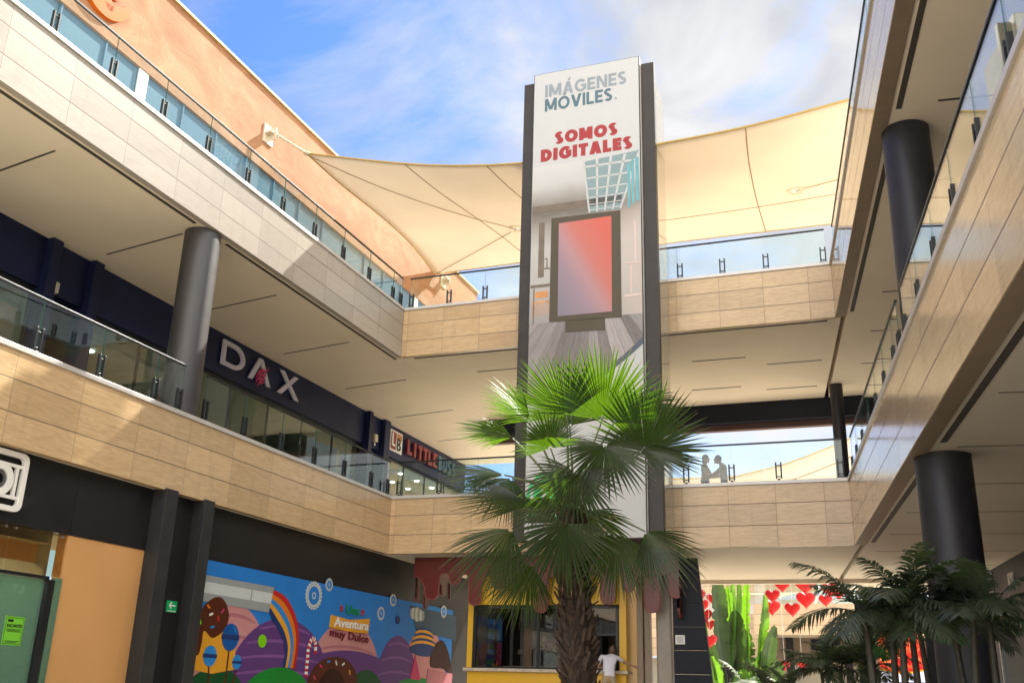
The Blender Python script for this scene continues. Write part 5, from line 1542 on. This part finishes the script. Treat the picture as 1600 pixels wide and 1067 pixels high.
areca('areca palm nearest the right edge, fronds crossing the dark column', (4.98, 11.0, 0), 1.66, 8, .95, 8, 3, spread=.16)
areca('low feather palm with bright green tips behind the right column palms', (5.05, 12.2, 0), 1.45, 9, .75, 14, 1, 'areca_leaf_bright')
areca('bushy feather palm standing right of the banana plants', (6.75, 21.5, 0), 1.25, 12, 1.15, 21, 3, ll=.30, spread=.15)
areca('low feather palm between the banana plants and the bushy palm', (6.0, 22.6, 0), .8, 9, .95, 25, 2, ll=.28, spread=.15)
areca('feather palm spreading left of the glowing food screen', (7.6, 21.8, 0), 1.35, 10, 1.1, 29, 2, ll=.32, spread=.15)
def banana_leaf(mb, base, d, petl, L_, W_, bend, seed, face):
    rd = random.Random(seed); d = d.normalized()
    wv = d.cross(face).normalized(); nv = wv.cross(d).normalized()
    n = 40
    mb.tube([base, base + d * petl * .5, base + d * petl], [.05, .04, .03], 6)
    vs = []
    for k in range(n + 1):
        t = k / n
        c = base + d * (petl + L_ * t) + wv * .03 * math.sin(t * 5 + seed) * L_ * t + nv * bend * t * t * L_ - Vector((0, 0, 1)) * abs(bend) * .3 * t ** 3 * L_
        ww = W_ * (math.sin(PI * min(1, t * .93 + .07)) ** .55) * (1 if t < .97 else .3)
        e1 = rd.uniform(.86, 1.04) if rd.random() > .06 else rd.uniform(.55, .7); e2 = rd.uniform(.86, 1.04) if rd.random() > .06 else rd.uniform(.45, .7)
        vs += [c - wv * ww * e1 + nv * ww * .35, c - wv * ww * .5 + nv * ww * .12, c, c + wv * ww * .5 + nv * ww * .12, c + wv * ww * e2 + nv * ww * .35]
    fs = []
    mb.tube([Vector(vs[5 * k + 2]) - nv * .012 for k in range(0, n + 1, 4)], [.030 - .022 * k / n for k in range(0, n + 1, 4)], 5)
    for k in range(n):
        for j in range(4):
            a = 5 * k + j
            fs.append((a, a + 1, a + 6, a + 5))
    mb.add(vs, fs, True)
def banana(label, base, leaves, seed, tr_h):
    rd = random.Random(seed)
    t = thing('banana_plant', label, 'banana plant', FW, base, 'banana plants in the rear court')
    tm = MB()
    for k in range(3):
        x, y = rd.uniform(-.25, .25), rd.uniform(-.2, .2)
        tm.tube([(x, y, 0), (x * 1.1, y, tr_h * .5), (x * 1.2, y, tr_h)], [.16, .12, .07], 10)
    tm.build('trunk', 'petiole', t)
    for mat, lst in leaves.items():
        lm = MB()
        for i, (x, z0, dx, dy, petl, L_, W_, bend, fx) in enumerate(lst):
            banana_leaf(lm, Vector((x, rd.uniform(-.3, .3), z0)), Vector((dx, dy, 1)), petl, L_, W_, bend, seed * 31 + i, Vector((fx, -1, .1)))
        lm.build('crown', mat, t)
banana('tall banana plant with leaves coloured as shaded and as lit beside the black wall', (8.35, 38.5, 0), {
    'banana_leaf_shaded': [(-.15, .8, -.10, 0, .9, 3.6, .36, .02, .3), (.20, .6, .06, .05, .8, 2.4, .40, .05, -.5), (-.35, .6, -.22, 0, .6, 1.5, .36, .2, .6), (.1, .2, .25, 0, .5, 1.7, .38, -.1, .2)],
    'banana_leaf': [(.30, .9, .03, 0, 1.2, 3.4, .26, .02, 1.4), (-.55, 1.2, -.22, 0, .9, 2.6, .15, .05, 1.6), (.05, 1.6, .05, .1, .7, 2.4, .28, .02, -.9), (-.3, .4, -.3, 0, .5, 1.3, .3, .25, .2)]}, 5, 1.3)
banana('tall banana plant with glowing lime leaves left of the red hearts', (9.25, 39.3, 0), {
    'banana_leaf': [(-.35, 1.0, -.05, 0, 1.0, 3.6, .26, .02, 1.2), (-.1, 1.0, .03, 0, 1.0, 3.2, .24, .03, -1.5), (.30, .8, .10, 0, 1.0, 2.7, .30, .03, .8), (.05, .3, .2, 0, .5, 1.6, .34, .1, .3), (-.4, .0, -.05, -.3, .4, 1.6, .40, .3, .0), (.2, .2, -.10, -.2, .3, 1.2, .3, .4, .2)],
    'banana_leaf_shaded': [(.45, .4, .16, 0, .8, 2.2, .34, .08, .4), (-.05, .3, -.02, 0, .8, 2.0, .36, .05, -.3), (.5, .1, .30, 0, .6, 1.5, .36, .2, .1)]}, 9, 1.2)
areca('pale silvery fern-like palm at the foot of the black wall', (7.9, 34.5, 0), 1.0, 12, 1.1, 33, 1, 'silver_leaf', ll=.4)

# ================================================================ RIGHT SIDE, GROUND LEVEL
def food_screen():
    b = NB('screen_food')
    tcn = b.n('ShaderNodeTexCoord')
    n1 = b.n('ShaderNodeTexNoise', {'Vector': tcn.outputs['Object'], 'Scale': 3.2, 'Detail': 6.0, 'Roughness': .62, 'Distortion': 1.8})
    c = b.ramp(n1.outputs['Fac'], [(.30, (.20, .01, .015)), (.45, (.72, .025, .02)), (.55, (.85, .10, .03)), (.66, (.85, .34, .16)), (.75, (.9, .55, .42))])
    e = b.n('ShaderNodeEmission', {'Color': c, 'Strength': .55})
    b.t.links.new(e.outputs[0], b.out.inputs[0])
    MATS['screen_food'] = b.m
food_screen()
emit('screen_white', (.86, .84, .9), .5)
emit('screen_gold', (.9, .35, .03), .5)
emit('screen_blue', (.12, .12, .35), .4)
s_ = hit(FC, 1342, 960, 4.0)
SCN = thing('advert_screen', 'glowing screen with red food pictures in a dark portal behind the palms', 'screen', FC, (11.75, 4.0, 0))
box(-.05, .36, -.05, .45, 0, 3.1).build('portal_leg', 'beam_navy', SCN, bevel=.01)
box(1.60, 1.98, -.05, .45, 0, 3.1).build('portal_leg', 'charcoal', SCN, bevel=.01)
box(.37, 1.59, -.05, .45, 2.45, 3.1).build('portal_lintel', 'beam_navy', SCN, bevel=.01)
sp_ = box(.45, 1.53, .10, .16, .7, 2.38); so = sp_.build('display', 'screen_food', SCN)
mb = MB()
for k in range(10):
    t0_, t1_ = k / 10, (k + 1) / 10
    f_ = lambda t: 1.30 + .09 * (2 * t - 1) ** 2 
    mb.slab([(.45 + 1.08 * t0_, .72), (.45 + 1.08 * t1_, .72), (.45 + 1.08 * t1_, f_(t1_)), (.45 + 1.08 * t0_, f_(t0_))], .092, .099)
mb.build('caption_bar', 'screen_white', so)
mb = MB()
for k in range(10):
    t0_, t1_ = k / 10, (k + 1) / 10
    mb.slab([(.45 + 1.08 * t0_, f_(t0_)), (.45 + 1.08 * t1_, f_(t1_)), (.45 + 1.08 * t1_, f_(t1_) + .05), (.45 + 1.08 * t0_, f_(t0_) + .05)], .090, .099)
mb.build('caption_edge', 'screen_gold', so)
mb = MB(); mb.box(.46, 1.52, .088, .0915, 1.08, 1.11); mb.box(.46, 1.52, .088, .0915, .98, 1.0); mb.build('caption_line', 'screen_blue', so)
t = thing('post', 'slim wooden post right of the glowing food screen', 'post', FC, (13.75, 4.0, 0))
box(0, .22, 0, .2, 0, 2.4).build('shaft', 'orange_panel', t, bevel=.01); box(-.02, .24, -.02, .22, 2.4, 2.5).build('cap', 'tan_post', t)
KS = thing('shop_sign', 'white raised letters KY on the dark shop wall at the right edge', 'shop sign', FB, (2.95, -3.85, 3.38))
for ch, x in (('K', 0), ('Y', -.26)):
    mb = MB(); text_on(mb, ch, lambda u, v, t: (x + .0 - u if False else x - u, .0 + t, v), .20, .30, .05, .01)
    mb.build('letter', 'sign_white', KS)

# ================================================================ PEOPLE
plain('skin', (.42, .24, .16), 0.55, var=.06)
plain('skin_brown', (.28, .15, .09), 0.55, var=.06)
plain('shirt_white', (.62, .62, .70), 0.8, var=.1)
plain('shirt_olive', (.22, .20, .12), 0.8, var=.1)
plain('shirt_grey', (.24, .24, .23), 0.8, var=.1)
plain('trousers_dark', (.04, .045, .06), 0.8, var=.1)
plain('trousers_khaki', (.36, .27, .17), 0.8, var=.1)
plain('hair_dark', (.022, .016, .013), 0.6, var=.2)
plain('hair_brown', (.09, .055, .04), 0.6, var=.2)
plain('eye', (.02, .015, .012), 0.25)
def person(label, at, rotz, J, shirt, trou, skin, hair, long_hair=False, look=0.0, sleeve=.45):
    """J: joints in body space (x to the body's left, y backwards, z up). One skinned body; hair is a child."""
    t = thing('person', label, 'person', FW, at); t.rotation_euler = (0, 0, rotz)
    V, E, Rd = [], [], []
    def v(p, r): V.append(Vector(p)); Rd.append(r); return len(V) - 1
    def chain(i, pts):
        for p, r in pts:
            j = v(p, r); E.append((i, j)); i = j
        return i
    pel = v(J['pelvis'], (.155, .115))
    wa = chain(pel, [(J['waist'], (.14, .105)), (J['chest'], (.165, .12)), (J['neck'], (.062, .062))])
    nk = chain(wa, [(J['head0'], (.052, .055))])
    ch_i = 2
    for s in ('l', 'r'):
        h_ = chain(pel, [(J['hip' + s], (.098, .10)), (J['knee' + s], (.062, .062)), (J['ankle' + s], (.042, .042))])
        chain(h_, [(J['toe' + s], (.038, .03))])
        a = chain(ch_i, [(J['sho' + s], (.058, .058)), (J['elb' + s], (.044, .044)), (J['wri' + s], (.028, .024))])
        w0 = Vector(J['wri' + s]); dv = (w0 - Vector(J['elb' + s])).normalized()
        pl = chain(a, [(w0 + dv * .055, (.036, .018))])
        sd2 = dv.cross(Vector((0, 1, .3))).normalized(); nv = dv.cross(sd2).normalized()
        for q, l in ((-.027, .060), (-.009, .070), (.009, .066), (.027, .052)):
            k0 = w0 + dv * .095 + sd2 * q
            chain(pl, [(k0, (.009, .009)), (k0 + dv * l * .55 + nv * .006, (.008, .008)), (k0 + dv * l + nv * .02, (.006, .006))])
        chain(pl, [(w0 + dv * .05 + sd2 * -.045 + nv * .01, (.010, .010)), (w0 + dv * .09 + sd2 * -.060 + nv * .02, (.008, .008))])
    me = bpy.data.meshes.new('body')
    me.from_pydata([tuple(p) for p in V], E, [])
    ob = bpy.data.objects.new('body', me); COL.objects.link(ob)
    sk = ob.modifiers.new('skin', 'SKIN'); sk.use_smooth_shade = True
    for i, r in enumerate(Rd):
        me.skin_vertices[0].data[i].radius = r
    me.skin_vertices[0].data[0].use_root = True
    ss = ob.modifiers.new('smooth', 'SUBSURF'); ss.levels = 1; ss.render_levels = 1
    bpy.context.view_layer.update()
    ev = ob.evaluated_get(bpy.context.evaluated_depsgraph_get())
    nm = bpy.data.meshes.new_from_object(ev)
    bpy.data.objects.remove(ob)
    mb = MB(); mb.smooth = True
    pz = Vector(J['pelvis']).z; nz_ = Vector(J['neck']).z
    def seg_d(p, a, b_):
        a, b_ = Vector(a), Vector(b_); ab = b_ - a
        tt = max(0, min(1, (p - a).dot(ab) / ab.length_squared)); return (a + ab * tt - p).length, tt
    vs = [tuple(q.co) for q in nm.vertices]
    o0 = len(mb.v); mb.v += vs
    segs = [('pelvis', 'waist', 1), ('waist', 'chest', 1), ('chest', 'neck', 1), ('neck', 'head0', 0)]
    for s in ('l', 'r'):
        segs += [('hip' + s, 'knee' + s, 2), ('knee' + s, 'ankle' + s, 2), ('ankle' + s, 'toe' + s, 3), ('sho' + s, 'elb' + s, 4), ('elb' + s, 'wri' + s, 0)]
    for p in nm.polygons:
        c = Vector((0, 0, 0))
        for i in p.vertices: c += nm.vertices[i].co
        c /= len(p.vertices)
        best = min(((seg_d(c, J[a], J[b_])[0], seg_d(c, J[a], J[b_])[1], k) for a, b_, k in segs))
        mi = {0: 0, 1: 1, 2: 2, 3: 3}.get(best[2], 1 if best[1] < sleeve * 1.6 else 0)
        if best[2] == 1 and c.z < pz - .02 and best[1] < .05: mi = 2
        mb.f.append(tuple(o0 + i for i in p.vertices)); mb.m.append(mi); mb.s.append(True)
    bpy.data.meshes.remove(nm)
    h0 = Vector(J['head0']); up_ = (h0 - Vector(J['neck'])).normalized()
    hc = h0 + up_ * .075 + Vector((0, -.02, 0))
    mb.mi = 0
    mb.ball(hc, .105, 20, 14, (.74, .90, 1.12))
    ca, sa = math.cos(look), math.sin(look)
    def hp(x, y, z): return Vector((hc.x + x * ca - y * sa, hc.y + x * sa + y * ca, hc.z + z))
    mb.ball(hp(0, -.098, -.012), .017, 10, 8, (.75, 1, 1.35))
    mb.ball(hp(0, -.075, -.085), .030, 10, 8, (1, .9, .8))
    for q in (-1, 1): mb.ball(hp(q * .078, .008, -.005), .022, 8, 6, (.4, .8, 1.3))
    mb.mi = 4
    for q in (-1, 1): mb.ball(hp(q * .030, -.086, .016), .010, 8, 6)
    mb.mi = 5; mb.ball(hp(0, -.092, -.050), .016, 10, 6, (1.4, .5, .35))
    mb.build('body', [skin, shirt, trou, 'black_metal', 'eye', 'm_pink_dark'], t)
    hb = MB(); hb.smooth = True
    hb.ball(hp(0, .014, .026), .112, 20, 14, (.78, .90, 1.02))
    if long_hair: hb.ball(hp(0, .055, -.06), .09, 16, 12, (.9, .55, 1.5))
    hb.build('hair', hair, t)
    return t
stand = dict(pelvis=(0, 0, .93), waist=(0, .0, 1.08), chest=(0, .0, 1.30), neck=(0, .0, 1.45), head0=(0, -.01, 1.53),
             hipl=(.10, 0, .86), kneel=(.11, -.01, .48), anklel=(.11, .02, .08), toel=(.12, -.15, .045), hipr=(-.10, 0, .86), kneer=(-.11, -.01, .48), ankler=(-.11, .02, .08), toer=(-.12, -.15, .045),
             shol=(.19, .0, 1.38), elbl=(.23, -.02, 1.10), wril=(.22, -.20, .95), shor=(-.19, .0, 1.38), elbr=(-.23, -.02, 1.10), wrir=(-.22, -.20, .95))
# at the kiosk: leaning over the counter with the right arm stretched out to the right of the picture
k1 = dict(stand); k1.update(waist=(0, -.05, 1.08), chest=(-.04, -.17, 1.27), neck=(-.08, -.26, 1.39), head0=(-.10, -.32, 1.45), shor=(-.19, -.10, 1.36), elbr=(-.42, -.24, 1.24), wrir=(-.64, -.36, 1.16), shol=(.19, -.08, 1.37), elbl=(.25, -.20, 1.13), wril=(.12, -.38, 1.15))
P = FC.w((5.98, .52, 0))
person('person in a white shirt leaning over the kiosk counter with one arm stretched out', (P.x, P.y, .12), FC.rot + PI * .0 + R(200), k1, 'shirt_white', 'trousers_khaki', 'skin', 'hair_brown', False)
box(5.5 - KX, 6.6 - KX, -.72, -.10, 0, .12).build('step', 'planter_stone', KI)
k2 = dict(stand); k2.update(elbl=(.25, -.12, 1.12), wril=(.12, -.32, 1.10), elbr=(-.25, -.12, 1.12), wrir=(-.12, -.32, 1.10))
P = FC.w((7.98, 3.7, 5.40))
person('person in an olive top standing behind the bridge rail, left of the pair', P, FC.rot + R(80), k2, 'shirt_olive', 'trousers_dark', 'skin', 'hair_dark', True)
k3 = dict(stand); k3.update(elbr=(-.26, -.25, 1.16), wrir=(-.20, -.52, 1.06), elbl=(.26, -.22, 1.16), wril=(.2, -.48, 1.04), neck=(0, -.06, 1.44), head0=(0, -.10, 1.51), chest=(0, -.03, 1.30))
P = FC.w((8.50, 3.75, 5.40))
person('person in a grey top reaching an arm to a companion behind the bridge rail', P, FC.rot + R(-80), k3, 'shirt_grey', 'trousers_dark', 'skin_brown', 'hair_dark', False)
